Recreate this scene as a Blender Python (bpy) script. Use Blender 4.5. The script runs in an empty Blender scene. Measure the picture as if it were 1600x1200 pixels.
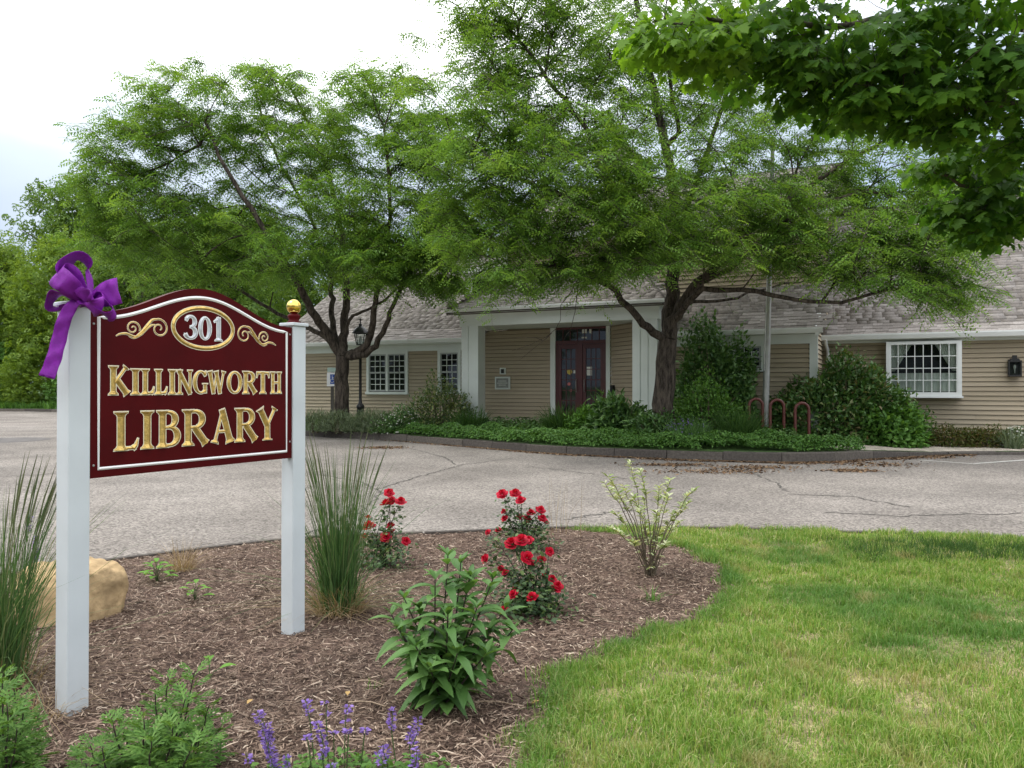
import bpy, math, random
import numpy as np
from mathutils import Vector, Matrix

# ------------------------------------------------------------------ camera, sky, sun, exposure
scene = bpy.context.scene
C = scene.collection
R = math.radians
EYE = 1.5
cam_data = bpy.data.cameras.new('camera')
cam_data.sensor_width = 36.0
cam_data.lens = 27.0
cam_data.clip_start = 0.05
cam_data.clip_end = 6000
cam = bpy.data.objects.new('camera', cam_data)
C.objects.link(cam)
cam.location = (0, 0, EYE)
cam.rotation_euler = (R(90.24), 0, 0)
scene.camera = cam

SUN_EL, SUN_AZ = R(60), R(268)          # azimuth clockwise from +Y: soft light from the left
world = bpy.data.worlds.new('World')
scene.world = world
world.use_nodes = True
wn, wl = world.node_tree.nodes, world.node_tree.links
wn.clear()
w_out = wn.new('ShaderNodeOutputWorld')
w_bg = wn.new('ShaderNodeBackground')
w_bg.inputs['Strength'].default_value = 0.1
w_sky = wn.new('ShaderNodeTexSky')
w_sky.sky_type = 'NISHITA'
w_sky.sun_disc = False
w_sky.sun_elevation = SUN_EL
w_sky.sun_rotation = SUN_AZ
w_tc = wn.new('ShaderNodeTexCoord')
w_map = wn.new('ShaderNodeMapping')
w_map.inputs['Scale'].default_value = (1.0, 1.0, 2.2)
w_map.inputs['Location'].default_value = (0.35, 0.0, 0.42)
w_noise = wn.new('ShaderNodeTexNoise')
w_noise.inputs['Scale'].default_value = 1.7
w_noise.inputs['Detail'].default_value = 5
w_noise.inputs['Roughness'].default_value = 0.45
w_ramp = wn.new('ShaderNodeValToRGB')
w_ramp.color_ramp.elements[0].position = 0.36
w_ramp.color_ramp.elements[0].color = (0.75, 0.75, 0.75, 1)
w_ramp.color_ramp.elements[1].position = 0.52
w_ramp.color_ramp.elements[1].color = (1, 1, 1, 1)
w_mix = wn.new('ShaderNodeMixRGB')
w_mix.inputs['Color2'].default_value = (10.4, 10.5, 10.7, 1)      # bright cloud
wl.new(w_tc.outputs['Generated'], w_map.inputs['Vector'])
wl.new(w_map.outputs['Vector'], w_noise.inputs['Vector'])
wl.new(w_noise.outputs['Fac'], w_ramp.inputs['Fac'])
wl.new(w_ramp.outputs['Color'], w_mix.inputs['Fac'])
# low cloud nearer the horizon is thicker and bluish grey, all the way round
w_sep = wn.new('ShaderNodeSeparateXYZ'); wl.new(w_tc.outputs['Generated'], w_sep.inputs['Vector'])
w_add = wn.new('ShaderNodeMath'); w_add.operation = 'MULTIPLY_ADD'; w_add.inputs[1].default_value = 0.35
wl.new(w_noise.outputs['Fac'], w_add.inputs[0]); wl.new(w_sep.outputs['Z'], w_add.inputs[2])
w_low = wn.new('ShaderNodeValToRGB')
w_low.color_ramp.elements[0].position = 0.33; w_low.color_ramp.elements[0].color = (2.3, 2.75, 3.5, 1)
w_low.color_ramp.elements[1].position = 0.60; w_low.color_ramp.elements[1].color = (10.4, 10.5, 10.7, 1)
e_ = w_low.color_ramp.elements.new(0.46); e_.color = (3.6, 4.1, 4.7, 1)
wl.new(w_add.outputs[0], w_low.inputs['Fac']); wl.new(w_low.outputs['Color'], w_mix.inputs['Color2'])
wl.new(w_sky.outputs['Color'], w_mix.inputs['Color1'])
wl.new(w_mix.outputs['Color'], w_bg.inputs['Color'])
wl.new(w_bg.outputs['Background'], w_out.inputs['Surface'])

sun_data = bpy.data.lights.new('sun', 'SUN')
sun_data.energy = 0.7
sun_data.angle = R(20)
sun_data.color = (1.0, 0.96, 0.89)
sun = bpy.data.objects.new('sun', sun_data)
C.objects.link(sun)
sd = Vector((math.sin(SUN_AZ) * math.cos(SUN_EL), math.cos(SUN_AZ) * math.cos(SUN_EL), math.sin(SUN_EL)))
sun.rotation_euler = sd.to_track_quat('Z', 'Y').to_euler()

scene.view_settings.view_transform = 'Standard'
scene.view_settings.look = 'None'
scene.view_settings.exposure = 1.3
scene.view_settings.gamma = 1.0
scene.view_settings.use_curve_mapping = False
scene.cycles.use_denoising = True
scene.cycles.max_bounces = 8
scene.cycles.diffuse_bounces = 4
scene.cycles.transmission_bounces = 6
scene.cycles.transparent_max_bounces = 8

# ------------------------------------------------------------------ helpers
rng = np.random.default_rng(7)
random.seed(7)
BASE = {}            # world position of every root

def at(px, py, Y):
    """a point seen at photograph pixel (px, py), Y metres away"""
    return np.array([(px - 800) / 1200 * Y, Y, EYE + (605 - py) / 1200 * Y])

def gp(px, py, z=0.0):
    """a ground point of height z seen at that pixel"""
    Y = (EYE - z) * 1200 / (py - 605)
    return np.array([(px - 800) / 1200 * Y, Y, z])

def tag(o, label=None, cat=None, group=None, kind=None):
    if label: o['label'] = label
    if cat: o['category'] = cat
    if group: o['group'] = group
    if kind: o['kind'] = kind
    return o

def root(name, loc, label, cat, group=None):
    o = bpy.data.objects.new(name, None)
    o.empty_display_size = 0.2
    C.objects.link(o)
    o.location = loc
    BASE[o] = np.array(loc, dtype=float)
    return tag(o, label, cat, group)

def link(name, me, parent=None, mats=None):
    o = bpy.data.objects.new(name, me)
    C.objects.link(o)
    if mats is not None:
        for m in (mats if isinstance(mats, (list, tuple)) else [mats]):
            me.materials.append(m)
    if parent is not None:
        o.parent = parent
        BASE[o] = BASE[parent]
    else:
        BASE[o] = np.zeros(3)
    return o

def fast_mesh(name, V, F, attrs=None, smooth=False, matidx=None):
    V = np.asarray(V, dtype=np.float32); F = np.asarray(F, dtype=np.int32)
    me = bpy.data.meshes.new(name)
    n, k = F.shape
    me.vertices.add(len(V)); me.vertices.foreach_set('co', V.ravel())
    me.loops.add(n * k); me.loops.foreach_set('vertex_index', F.ravel())
    me.polygons.add(n)
    me.polygons.foreach_set('loop_start', np.arange(0, n * k, k, dtype=np.int32))
    me.polygons.foreach_set('loop_total', np.full(n, k, dtype=np.int32))
    if smooth: me.polygons.foreach_set('use_smooth', np.ones(n, dtype=bool))
    if matidx is not None: me.polygons.foreach_set('material_index', np.asarray(matidx, dtype=np.int32))
    for nm, arr in (attrs or {}).items():
        a = me.attributes.new(nm, 'FLOAT', 'POINT')
        a.data.foreach_set('value', np.asarray(arr, dtype=np.float32))
    me.update(calc_edges=True)
    return me

def fast_obj(name, V, F, mats, parent=None, attrs=None, smooth=False, matidx=None):
    if parent is not None: V = np.asarray(V) - BASE[parent]
    return link(name, fast_mesh(name, V, F, attrs, smooth, matidx), parent, mats)

class MB:
    """collects simple solids in world coordinates; build() links them as one mesh object"""
    def __init__(s, tf=None): s.V = []; s.F = []; s.M = []; s.S = []; s.tf = tf
    def add(s, V, F, mi=0, smooth=False):
        b = len(s.V)
        for v in V: s.V.append(s.tf(v) if s.tf else v)
        for f in F: s.F.append([i + b for i in f]); s.M.append(mi); s.S.append(smooth)
    def box(s, x0, x1, y0, y1, z0, z1, mi=0):
        V = [(x, y, z) for z in (z0, z1) for y in (y0, y1) for x in (x0, x1)]
        s.add(V, [(0, 2, 3, 1), (4, 5, 7, 6), (0, 1, 5, 4), (1, 3, 7, 5), (3, 2, 6, 7), (2, 0, 4, 6)], mi)
    def hexa(s, V, mi=0):
        s.add(V, [(0, 2, 3, 1), (4, 5, 7, 6), (0, 1, 5, 4), (1, 3, 7, 5), (3, 2, 6, 7), (2, 0, 4, 6)], mi)
    def tube(s, P, r, n=6, mi=0, cap=True, smooth=True):
        P = np.asarray(P, float); m = len(P)
        r = np.broadcast_to(np.asarray(r, float), (m,))
        T = np.gradient(P, axis=0); T /= np.linalg.norm(T, axis=1)[:, None] + 1e-9
        u = np.cross(T[0], [0.13, 0.21, 0.97])
        if np.linalg.norm(u) < 1e-3: u = np.cross(T[0], [1, 0, 0])
        V = []
        for i in range(m):
            u = u - T[i] * np.dot(u, T[i]); u /= np.linalg.norm(u) + 1e-9
            w = np.cross(T[i], u)
            for k in range(n):
                a = 2 * math.pi * k / n
                V.append(tuple(P[i] + r[i] * (math.cos(a) * u + math.sin(a) * w)))
        F = [(i * n + k, i * n + (k + 1) % n, (i + 1) * n + (k + 1) % n, (i + 1) * n + k) for i in range(m - 1) for k in range(n)]
        s.add(V, F, mi, smooth)
        if cap:
            s.add(V[:n], [tuple(range(n))[::-1]], mi); s.add(V[-n:], [tuple(range(n))], mi)
    def lathe(s, c, prof, n=16, mi=0, smooth=True):
        V = [(c[0] + r * math.cos(2 * math.pi * k / n), c[1] + r * math.sin(2 * math.pi * k / n), c[2] + z) for r, z in prof for k in range(n)]
        m = len(prof)
        s.add(V, [(i * n + k, i * n + (k + 1) % n, (i + 1) * n + (k + 1) % n, (i + 1) * n + k) for i in range(m - 1) for k in range(n)], mi, smooth)
        s.add(V[:n], [tuple(range(n))[::-1]], mi); s.add(V[-n:], [tuple(range(n))], mi)
    def prism(s, poly, f0, f1, mi=0):
        """poly: 2D points; f0/f1 map a 2D point to the front / back 3D point"""
        n = len(poly)
        V = [f0(p) for p in poly] + [f1(p) for p in poly]
        s.add(V, [tuple(range(n)), tuple(range(2 * n - 1, n - 1, -1))] + [(i, i + n, (i + 1) % n + n, (i + 1) % n) for i in range(n)], mi)
    def build(s, name, mats, parent=None, bevel=0):
        b = BASE[parent] if parent is not None else np.zeros(3)
        me = bpy.data.meshes.new(name)
        me.from_pydata([tuple(np.asarray(v) - b) for v in s.V], [], s.F)
        me.polygons.foreach_set('material_index', s.M)
        me.polygons.foreach_set('use_smooth', s.S)
        me.update()
        o = link(name, me, parent, mats)
        if bevel:
            m = o.modifiers.new('bevel', 'BEVEL'); m.width = bevel; m.segments = 2; m.limit_method = 'ANGLE'
        return o

def scatter(TV, TF, M, T):
    """copies of a template (TV verts, TF faces) under N 3x3 matrices and N offsets"""
    TV = np.asarray(TV, float); TF = np.asarray(TF, int)
    V = np.einsum('nij,vj->nvi', M, TV) + T[:, None, :]
    F = TF[None] + (np.arange(len(T)) * len(TV))[:, None, None]
    return V.reshape(-1, 3), F.reshape(-1, TF.shape[1])

def frames(xd, up, scale):
    x = xd / (np.linalg.norm(xd, axis=1)[:, None] + 1e-9)
    y = np.cross(up, x); y /= np.linalg.norm(y, axis=1)[:, None] + 1e-9
    z = np.cross(x, y)
    return np.stack([x, y, z], axis=2) * np.asarray(scale).reshape(-1, 1, 1)

def rdir(n, r=rng):
    v = r.normal(size=(n, 3)); return v / np.linalg.norm(v, axis=1)[:, None]

def smooth01(x): x = np.clip(x, 0, 1); return x * x * (3 - 2 * x)

# ------------------------------------------------------------------ materials
def new_mat(name):
    m = bpy.data.materials.new(name); m.use_nodes = True
    n = m.node_tree.nodes; l = m.node_tree.links
    return m, n, l, n['Principled BSDF']

def plain(name, col, rough=0.6, metal=0.0, var=0.12, scale=6.0, bump=0.0, bscale=60.0, spec=0.5, coat=0.0):
    m, n, l, b = new_mat(name)
    b.inputs['Roughness'].default_value = rough
    b.inputs['Metallic'].default_value = metal
    b.inputs['Specular IOR Level'].default_value = spec
    if coat: b.inputs['Coat Weight'].default_value = coat; b.inputs['Coat Roughness'].default_value = 0.15
    tc = n.new('ShaderNodeTexCoord')
    nz = n.new('ShaderNodeTexNoise'); nz.inputs['Scale'].default_value = scale; nz.inputs['Detail'].default_value = 5
    l.new(tc.outputs['Object'], nz.inputs['Vector'])
    r = n.new('ShaderNodeValToRGB')
    r.color_ramp.elements[0].position = 0.3; r.color_ramp.elements[1].position = 0.7
    r.color_ramp.elements[0].color = tuple(c * (1 - var) for c in col) + (1,)
    r.color_ramp.elements[1].color = tuple(c * (1 + var) for c in col) + (1,)
    l.new(nz.outputs['Fac'], r.inputs['Fac']); l.new(r.outputs['Color'], b.inputs['Base Color'])
    if bump:
        n2 = n.new('ShaderNodeTexNoise'); n2.inputs['Scale'].default_value = bscale; n2.inputs['Detail'].default_value = 4
        l.new(tc.outputs['Object'], n2.inputs['Vector'])
        bp = n.new('ShaderNodeBump'); bp.inputs['Strength'].default_value = bump; bp.inputs['Distance'].default_value = 0.01
        l.new(n2.outputs['Fac'], bp.inputs['Height']); l.new(bp.outputs['Normal'], b.inputs['Normal'])
    return m

def island_ramp(n, l, stops):
    """a colour per island, the same idea for single pieces (object random)"""
    g = n.new('ShaderNodeNewGeometry'); oi = n.new('ShaderNodeObjectInfo')
    ad = n.new('ShaderNodeMath'); ad.operation = 'ADD'
    fr = n.new('ShaderNodeMath'); fr.operation = 'FRACT'
    l.new(g.outputs['Random Per Island'], ad.inputs[0]); l.new(oi.outputs['Random'], ad.inputs[1]); l.new(ad.outputs[0], fr.inputs[0])
    r = n.new('ShaderNodeValToRGB'); r.color_ramp.interpolation = 'LINEAR'
    e = r.color_ramp.elements
    e[0].position, e[0].color = stops[0][0], tuple(stops[0][1]) + (1,)
    e[1].position, e[1].color = stops[-1][0], tuple(stops[-1][1]) + (1,)
    for p, c in stops[1:-1]:
        x = e.new(p); x.color = tuple(c) + (1,)
    l.new(fr.outputs[0], r.inputs['Fac'])
    return r, g, fr

def leafy(name, stops, trans=0.35, rough=0.5, spec=0.24, young=None, dry=None):
    """thin leaf: glossy diffuse front plus light passing through; colour differs from leaf to leaf"""
    m, n, l, b = new_mat(name)
    r, g, fr = island_ramp(n, l, stops)
    col = r.outputs['Color']
    if young is not None:
        a = n.new('ShaderNodeAttribute'); a.attribute_name = 'young'
        mx = n.new('ShaderNodeMixRGB'); mx.inputs['Color2'].default_value = tuple(young) + (1,)
        l.new(a.outputs['Fac'], mx.inputs['Fac']); l.new(col, mx.inputs['Color1']); col = mx.outputs['Color']
    if dry is not None:
        a = n.new('ShaderNodeAttribute'); a.attribute_name = 'dry'
        mx = n.new('ShaderNodeMixRGB'); mx.inputs['Color2'].default_value = tuple(dry) + (1,)
        l.new(a.outputs['Fac'], mx.inputs['Fac']); l.new(col, mx.inputs['Color1']); col = mx.outputs['Color']
    b.inputs['Roughness'].default_value = rough
    b.inputs['Specular IOR Level'].default_value = spec
    l.new(col, b.inputs['Base Color'])
    t = n.new('ShaderNodeBsdfTranslucent')
    tm = n.new('ShaderNodeMixRGB'); tm.blend_type = 'MULTIPLY'; tm.inputs['Fac'].default_value = 1
    tm.inputs['Color2'].default_value = (1.25, 1.15, 0.5, 1)
    l.new(col, tm.inputs['Color1']); l.new(tm.outputs['Color'], t.inputs['Color'])
    mix = n.new('ShaderNodeMixShader'); mix.inputs['Fac'].default_value = trans
    out = n['Material Output']
    l.new(b.outputs['BSDF'], mix.inputs[1]); l.new(t.outputs['BSDF'], mix.inputs[2]); l.new(mix.outputs['Shader'], out.inputs['Surface'])
    return m

def pieces(name, stops, rough=0.85, bump=0.3, bscale=80, spec=0.3, grain=0.15, gscale=(6, 6, 6)):
    m, n, l, b = new_mat(name)
    r, g, fr = island_ramp(n, l, stops)
    tc = n.new('ShaderNodeTexCoord')
    mp = n.new('ShaderNodeMapping'); mp.inputs['Scale'].default_value = gscale
    l.new(tc.outputs['Object'], mp.inputs['Vector'])
    nz = n.new('ShaderNodeTexNoise'); nz.inputs['Scale'].default_value = 4; nz.inputs['Detail'].default_value = 6
    l.new(mp.outputs['Vector'], nz.inputs['Vector'])
    mr = n.new('ShaderNodeMapRange'); mr.inputs['From Min'].default_value = 0.3; mr.inputs['From Max'].default_value = 0.7
    mr.inputs['To Min'].default_value = 1 - grain; mr.inputs['To Max'].default_value = 1 + grain
    l.new(nz.outputs['Fac'], mr.inputs['Value'])
    mu = n.new('ShaderNodeVectorMath'); mu.operation = 'SCALE'
    l.new(r.outputs['Color'], mu.inputs[0]); l.new(mr.outputs['Result'], mu.inputs['Scale'])
    l.new(mu.outputs['Vector'], b.inputs['Base Color'])
    b.inputs['Roughness'].default_value = rough; b.inputs['Specular IOR Level'].default_value = spec
    if bump:
        n2 = n.new('ShaderNodeTexNoise'); n2.inputs['Scale'].default_value = bscale; n2.inputs['Detail'].default_value = 3
        l.new(tc.outputs['Object'], n2.inputs['Vector'])
        bp = n.new('ShaderNodeBump'); bp.inputs['Strength'].default_value = bump; bp.inputs['Distance'].default_value = 0.005
        l.new(n2.outputs['Fac'], bp.inputs['Height']); l.new(bp.outputs['Normal'], b.inputs['Normal'])
    return m

def ground_mat(name, cols, scales, fine=None, rough=0.95, bump=0.5, bscale=150, lay=0.28):
    """two noise layers between colours, an optional fine speckle"""
    m, n, l, b = new_mat(name)
    tc = n.new('ShaderNodeTexCoord')
    def nz(s, d=6):
        x = n.new('ShaderNodeTexNoise'); x.inputs['Scale'].default_value = s; x.inputs['Detail'].default_value = d
        l.new(tc.outputs['Object'], x.inputs['Vector']); return x
    def ramp(src, c0, c1, p0=0.35, p1=0.65):
        r = n.new('ShaderNodeValToRGB'); r.color_ramp.elements[0].position = p0; r.color_ramp.elements[1].position = p1
        r.color_ramp.elements[0].color = tuple(c0) + (1,); r.color_ramp.elements[1].color = tuple(c1) + (1,)
        l.new(src, r.inputs['Fac']); return r
    a = ramp(nz(scales[0]).outputs['Fac'], cols[0], cols[1])
    d = ramp(nz(scales[1]).outputs['Fac'], (1 - lay,) * 3, (1 + lay,) * 3)
    mx = n.new('ShaderNodeMixRGB'); mx.blend_type = 'MULTIPLY'; mx.inputs['Fac'].default_value = 1
    l.new(a.outputs['Color'], mx.inputs['Color1']); l.new(d.outputs['Color'], mx.inputs['Color2'])
    col = mx.outputs['Color']
    if fine:
        v = n.new('ShaderNodeTexVoronoi'); v.inputs['Scale'].default_value = fine
        l.new(tc.outputs['Object'], v.inputs['Vector'])
        sx = n.new('ShaderNodeSeparateColor'); l.new(v.outputs['Color'], sx.inputs['Color'])
        f = ramp(sx.outputs[0], (0.45,) * 3, (1.6,) * 3, 0.0, 1.0)
        m2 = n.new('ShaderNodeMixRGB'); m2.blend_type = 'MULTIPLY'; m2.inputs['Fac'].default_value = 0.9
        l.new(col, m2.inputs['Color1']); l.new(f.outputs['Color'], m2.inputs['Color2']); col = m2.outputs['Color']
    l.new(col, b.inputs['Base Color'])
    b.inputs['Roughness'].default_value = rough; b.inputs['Specular IOR Level'].default_value = 0.25
    n2 = nz(bscale, 3)
    bp = n.new('ShaderNodeBump'); bp.inputs['Strength'].default_value = bump; bp.inputs['Distance'].default_value = 0.008
    l.new(n2.outputs['Fac'], bp.inputs['Height']); l.new(bp.outputs['Normal'], b.inputs['Normal'])
    return m

def bark_mat(name, c0, c1, sc=14):
    m, n, l, b = new_mat(name)
    tc = n.new('ShaderNodeTexCoord')
    mp = n.new('ShaderNodeMapping'); mp.inputs['Scale'].default_value = (1, 1, 0.22)
    l.new(tc.outputs['Object'], mp.inputs['Vector'])
    nz = n.new('ShaderNodeTexNoise'); nz.inputs['Scale'].default_value = sc; nz.inputs['Detail'].default_value = 7; nz.inputs['Roughness'].default_value = 0.7
    l.new(mp.outputs['Vector'], nz.inputs['Vector'])
    r = n.new('ShaderNodeValToRGB'); r.color_ramp.elements[0].position = 0.38; r.color_ramp.elements[1].position = 0.66
    r.color_ramp.elements[0].color = tuple(c0) + (1,); r.color_ramp.elements[1].color = tuple(c1) + (1,)
    l.new(nz.outputs['Fac'], r.inputs['Fac']); l.new(r.outputs['Color'], b.inputs['Base Color'])
    b.inputs['Roughness'].default_value = 0.95; b.inputs['Specular IOR Level'].default_value = 0.15
    bp = n.new('ShaderNodeBump'); bp.inputs['Strength'].default_value = 0.9; bp.inputs['Distance'].default_value = 0.03
    l.new(nz.outputs['Fac'], bp.inputs['Height']); l.new(bp.outputs['Normal'], b.inputs['Normal'])
    return m

def glass_mat(name, see=0.0):
    m, n, l, b = new_mat(name)
    b.inputs['Base Color'].default_value = (0.010, 0.012, 0.012, 1)
    b.inputs['Roughness'].default_value = 0.03
    b.inputs['Specular IOR Level'].default_value = 0.45
    nz = n.new('ShaderNodeTexNoise'); nz.inputs['Scale'].default_value = 2.0
    bp = n.new('ShaderNodeBump'); bp.inputs['Strength'].default_value = 0.04; bp.inputs['Distance'].default_value = 0.02
    tc = n.new('ShaderNodeTexCoord'); l.new(tc.outputs['Object'], nz.inputs['Vector'])
    l.new(nz.outputs['Fac'], bp.inputs['Height']); l.new(bp.outputs['Normal'], b.inputs['Normal'])
    if see:
        t = n.new('ShaderNodeBsdfTransparent'); t.inputs['Color'].default_value = (0.86, 0.9, 0.88, 1)
        mx = n.new('ShaderNodeMixShader'); mx.inputs['Fac'].default_value = see
        l.new(b.outputs['BSDF'], mx.inputs[1]); l.new(t.outputs['BSDF'], mx.inputs[2])
        l.new(mx.outputs['Shader'], n['Material Output'].inputs['Surface'])
    return m

M_road = ground_mat('asphalt', ((0.188, 0.168, 0.150), (0.228, 0.206, 0.186)), (0.22, 0.6), fine=48, bump=0.45, bscale=220, lay=0.17)
M_kerb = pieces('granite_kerb', [(0, (0.065, 0.056, 0.05)), (0.5, (0.085, 0.074, 0.065)), (1, (0.115, 0.10, 0.085))], bump=0.5, bscale=40, grain=0.3)
M_soil = ground_mat('soil', ((0.07, 0.055, 0.04), (0.11, 0.09, 0.06)), (0.8, 6), fine=60)
M_thatch = ground_mat('lawn_thatch', ((0.13, 0.14, 0.055), (0.26, 0.22, 0.11)), (1.2, 7), fine=110)
M_farlawn = ground_mat('far_grass', ((0.04, 0.085, 0.02), (0.07, 0.12, 0.03)), (0.3, 5), fine=14)
M_mulchbed = ground_mat('mulch_base', ((0.07, 0.044, 0.033), (0.13, 0.087, 0.068)), (2.5, 14), fine=90, bump=1.0)
M_chip = pieces('bark_chip', [(0, (0.055, 0.034, 0.024)), (0.3, (0.125, 0.083, 0.060)), (0.7, (0.225, 0.158, 0.117)), (0.92, (0.36, 0.275, 0.21)), (1, (0.50, 0.41, 0.32))], bump=0, grain=0.2)
M_conc = ground_mat('concrete', ((0.36, 0.32, 0.265), (0.44, 0.39, 0.33)), (0.9, 5), fine=90, bump=0.3)
M_white = plain('white_vinyl', (0.56, 0.605, 0.635), 0.42, var=0.06, scale=4, bump=0.05, bscale=18)
M_maroon = plain('maroon_paint', (0.066, 0.0012, 0.0024), 0.5, var=0.16, scale=5, spec=0.12, bump=0.06, bscale=120)
M_gold = plain('gold_leaf', (0.60, 0.42, 0.13), 0.42, metal=0.7, var=0.28, scale=55, bump=0.25, bscale=140)
M_cream = plain('cream_outline', (0.80, 0.74, 0.55), 0.5, var=0.05)
M_silver = plain('silver_leaf', (0.55, 0.58, 0.62), 0.38, metal=0.35, var=0.15, scale=40)
M_white_line = plain('white_outline', (0.82, 0.82, 0.82), 0.45, var=0.03)
M_bow = plain('purple_ribbon', (0.20, 0.011, 0.31), 0.58, var=0.16, scale=40, bump=0.5, bscale=260, spec=0.3)
M_stone = plain('sandstone', (0.42, 0.30, 0.165), 0.9, var=0.32, scale=7, bump=1.0, bscale=22, spec=0.2)
M_side = pieces('tan_clapboard', [(0, (0.36, 0.298, 0.210)), (0.5, (0.395, 0.328, 0.234)), (1, (0.42, 0.352, 0.256))], rough=0.6, bump=0.12, bscale=30, grain=0.06, gscale=(0.4, 0.4, 6))
M_trim = plain('white_trim', (0.66, 0.70, 0.67), 0.5, var=0.05, scale=2)
M_gutter = plain('white_gutter', (0.78, 0.80, 0.80), 0.35, var=0.04, scale=2)
M_shingle = pieces('roof_shingle', [(0, (0.165, 0.147, 0.133)), (0.3, (0.225, 0.202, 0.186)), (0.7, (0.275, 0.250, 0.232)), (1, (0.33, 0.302, 0.283))], bump=0.5, bscale=160, grain=0.18)
M_rooffelt = plain('roof_felt', (0.10, 0.085, 0.075), 0.95)
M_glass = glass_mat('window_glass')
M_glass_clear = glass_mat('clear_glass', 0.86)
M_sash = plain('grey_sash', (0.36, 0.38, 0.37), 0.5)
M_reddoor = plain('red_door_paint', (0.070, 0.0045, 0.006), 0.4, var=0.1)
M_curtain = plain('white_curtain', (0.78, 0.78, 0.74), 0.9, var=0.06)
M_dark = plain('shade_black', (0.012, 0.012, 0.012), 0.9)  # near-black for unlit interiors and the shadow slots between clapboards
M_black = plain('black_metal', (0.012, 0.012, 0.013), 0.42, var=0.2)
M_lampglass = plain('frosted_glass', (0.55, 0.55, 0.52), 0.25, var=0.05)
M_pole = plain('brushed_aluminium', (0.36, 0.36, 0.34), 0.45, metal=0.6, var=0.15)
M_rack = plain('red_rack_paint', (0.125, 0.032, 0.026), 0.45, var=0.15)
M_blue = plain('sign_blue', (0.02, 0.07, 0.33), 0.45)
M_green_sign = plain('sign_green', (0.42, 0.55, 0.50), 0.45)
M_yellow = plain('sticker_yellow', (0.55, 0.42, 0.06), 0.5)
M_pink = plain('sticker_red', (0.55, 0.14, 0.13), 0.5)
M_paper = plain('paper', (0.66, 0.66, 0.62), 0.7)
M_plaque = plain('plaque_grey', (0.25, 0.26, 0.24), 0.5)
M_wood = plain('weathered_post', (0.09, 0.08, 0.07), 0.9)
M_iron = plain('cast_iron', (0.10, 0.10, 0.10), 0.7, var=0.3, scale=20)
M_paint = plain('road_paint', (0.55, 0.54, 0.50), 0.8, var=0.25, scale=12)
M_crack = plain('crack_fill', (0.075, 0.068, 0.06), 0.9)
M_bark = bark_mat('locust_bark', (0.022, 0.018, 0.015), (0.13, 0.106, 0.086))
M_bark_light = bark_mat('maple_bark', (0.04, 0.034, 0.03), (0.14, 0.12, 0.10))
M_stem = plain('green_stem', (0.06, 0.10, 0.03), 0.6)
M_darkstem = plain('dark_stem', (0.035, 0.022, 0.02), 0.6)
M_twig = plain('woody_stem', (0.11, 0.085, 0.055), 0.8)
M_loc_l = leafy('locust_leaf', [(0, (0.08, 0.175, 0.032)), (0.5, (0.12, 0.245, 0.046)), (1, (0.155, 0.30, 0.058))], young=(0.25, 0.40, 0.075), trans=0.46, spec=0.18)
M_maple = leafy('maple_leaf', [(0, (0.038, 0.115, 0.016)), (0.5, (0.07, 0.175, 0.024)), (1, (0.12, 0.26, 0.036))], young=(0.19, 0.36, 0.035), trans=0.58, spec=0.3)
M_bg = leafy('woodland_leaf', [(0, (0.07, 0.14, 0.028)), (0.5, (0.11, 0.20, 0.038)), (1, (0.17, 0.27, 0.055))], trans=0.4)
M_bg2 = leafy('woodland_leaf_bright', [(0, (0.12, 0.21, 0.03)), (0.5, (0.17, 0.28, 0.04)), (1, (0.24, 0.35, 0.055))], trans=0.4)
M_shrub = leafy('shrub_leaf', [(0, (0.04, 0.105, 0.026)), (0.5, (0.075, 0.17, 0.04)), (1, (0.135, 0.25, 0.06))], trans=0.2, spec=0.5)
M_shrub_bright = leafy('bright_shrub_leaf', [(0, (0.065, 0.16, 0.03)), (0.5, (0.105, 0.235, 0.042)), (1, (0.155, 0.31, 0.06))], trans=0.3)  # leaf colour of the fresher green shrubs and verge plants
M_rhodo = leafy('rhododendron_leaf', [(0, (0.045, 0.115, 0.024)), (0.6, (0.085, 0.19, 0.04)), (0.85, (0.135, 0.22, 0.055)), (1, (0.20, 0.15, 0.07))], trans=0.2, spec=0.5)
M_holly = leafy('holly_leaf', [(0, (0.05, 0.10, 0.028)), (0.6, (0.10, 0.165, 0.04)), (1, (0.26, 0.27, 0.09))], trans=0.2, spec=0.5)
M_rust = leafy('rusty_leaf', [(0, (0.06, 0.10, 0.02)), (0.6, (0.11, 0.12, 0.03)), (1, (0.15, 0.09, 0.045))], trans=0.3)
M_silverleaf = leafy('silver_green_leaf', [(0, (0.11, 0.16, 0.08)), (0.6, (0.17, 0.22, 0.125)), (1, (0.25, 0.30, 0.20))], trans=0.2)
M_cover = leafy('ground_cover_leaf', [(0, (0.055, 0.14, 0.028)), (0.5, (0.09, 0.205, 0.042)), (1, (0.14, 0.28, 0.06))], trans=0.3)
M_blade = leafy('strap_leaf', [(0, (0.028, 0.075, 0.016)), (0.5, (0.05, 0.115, 0.026)), (1, (0.085, 0.165, 0.045))], trans=0.3)
M_reed = leafy('reed_blade', [(0, (0.045, 0.115, 0.036)), (0.5, (0.08, 0.165, 0.055)), (0.88, (0.13, 0.22, 0.08)), (1, (0.27, 0.27, 0.14))], trans=0.3)
M_straw = leafy('dry_straw', [(0, (0.20, 0.135, 0.075)), (0.5, (0.33, 0.24, 0.14)), (1, (0.46, 0.36, 0.23))], trans=0.25)
M_plume = leafy('grass_plume', [(0, (0.10, 0.15, 0.06)), (1, (0.20, 0.22, 0.11))], trans=0.3)
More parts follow.
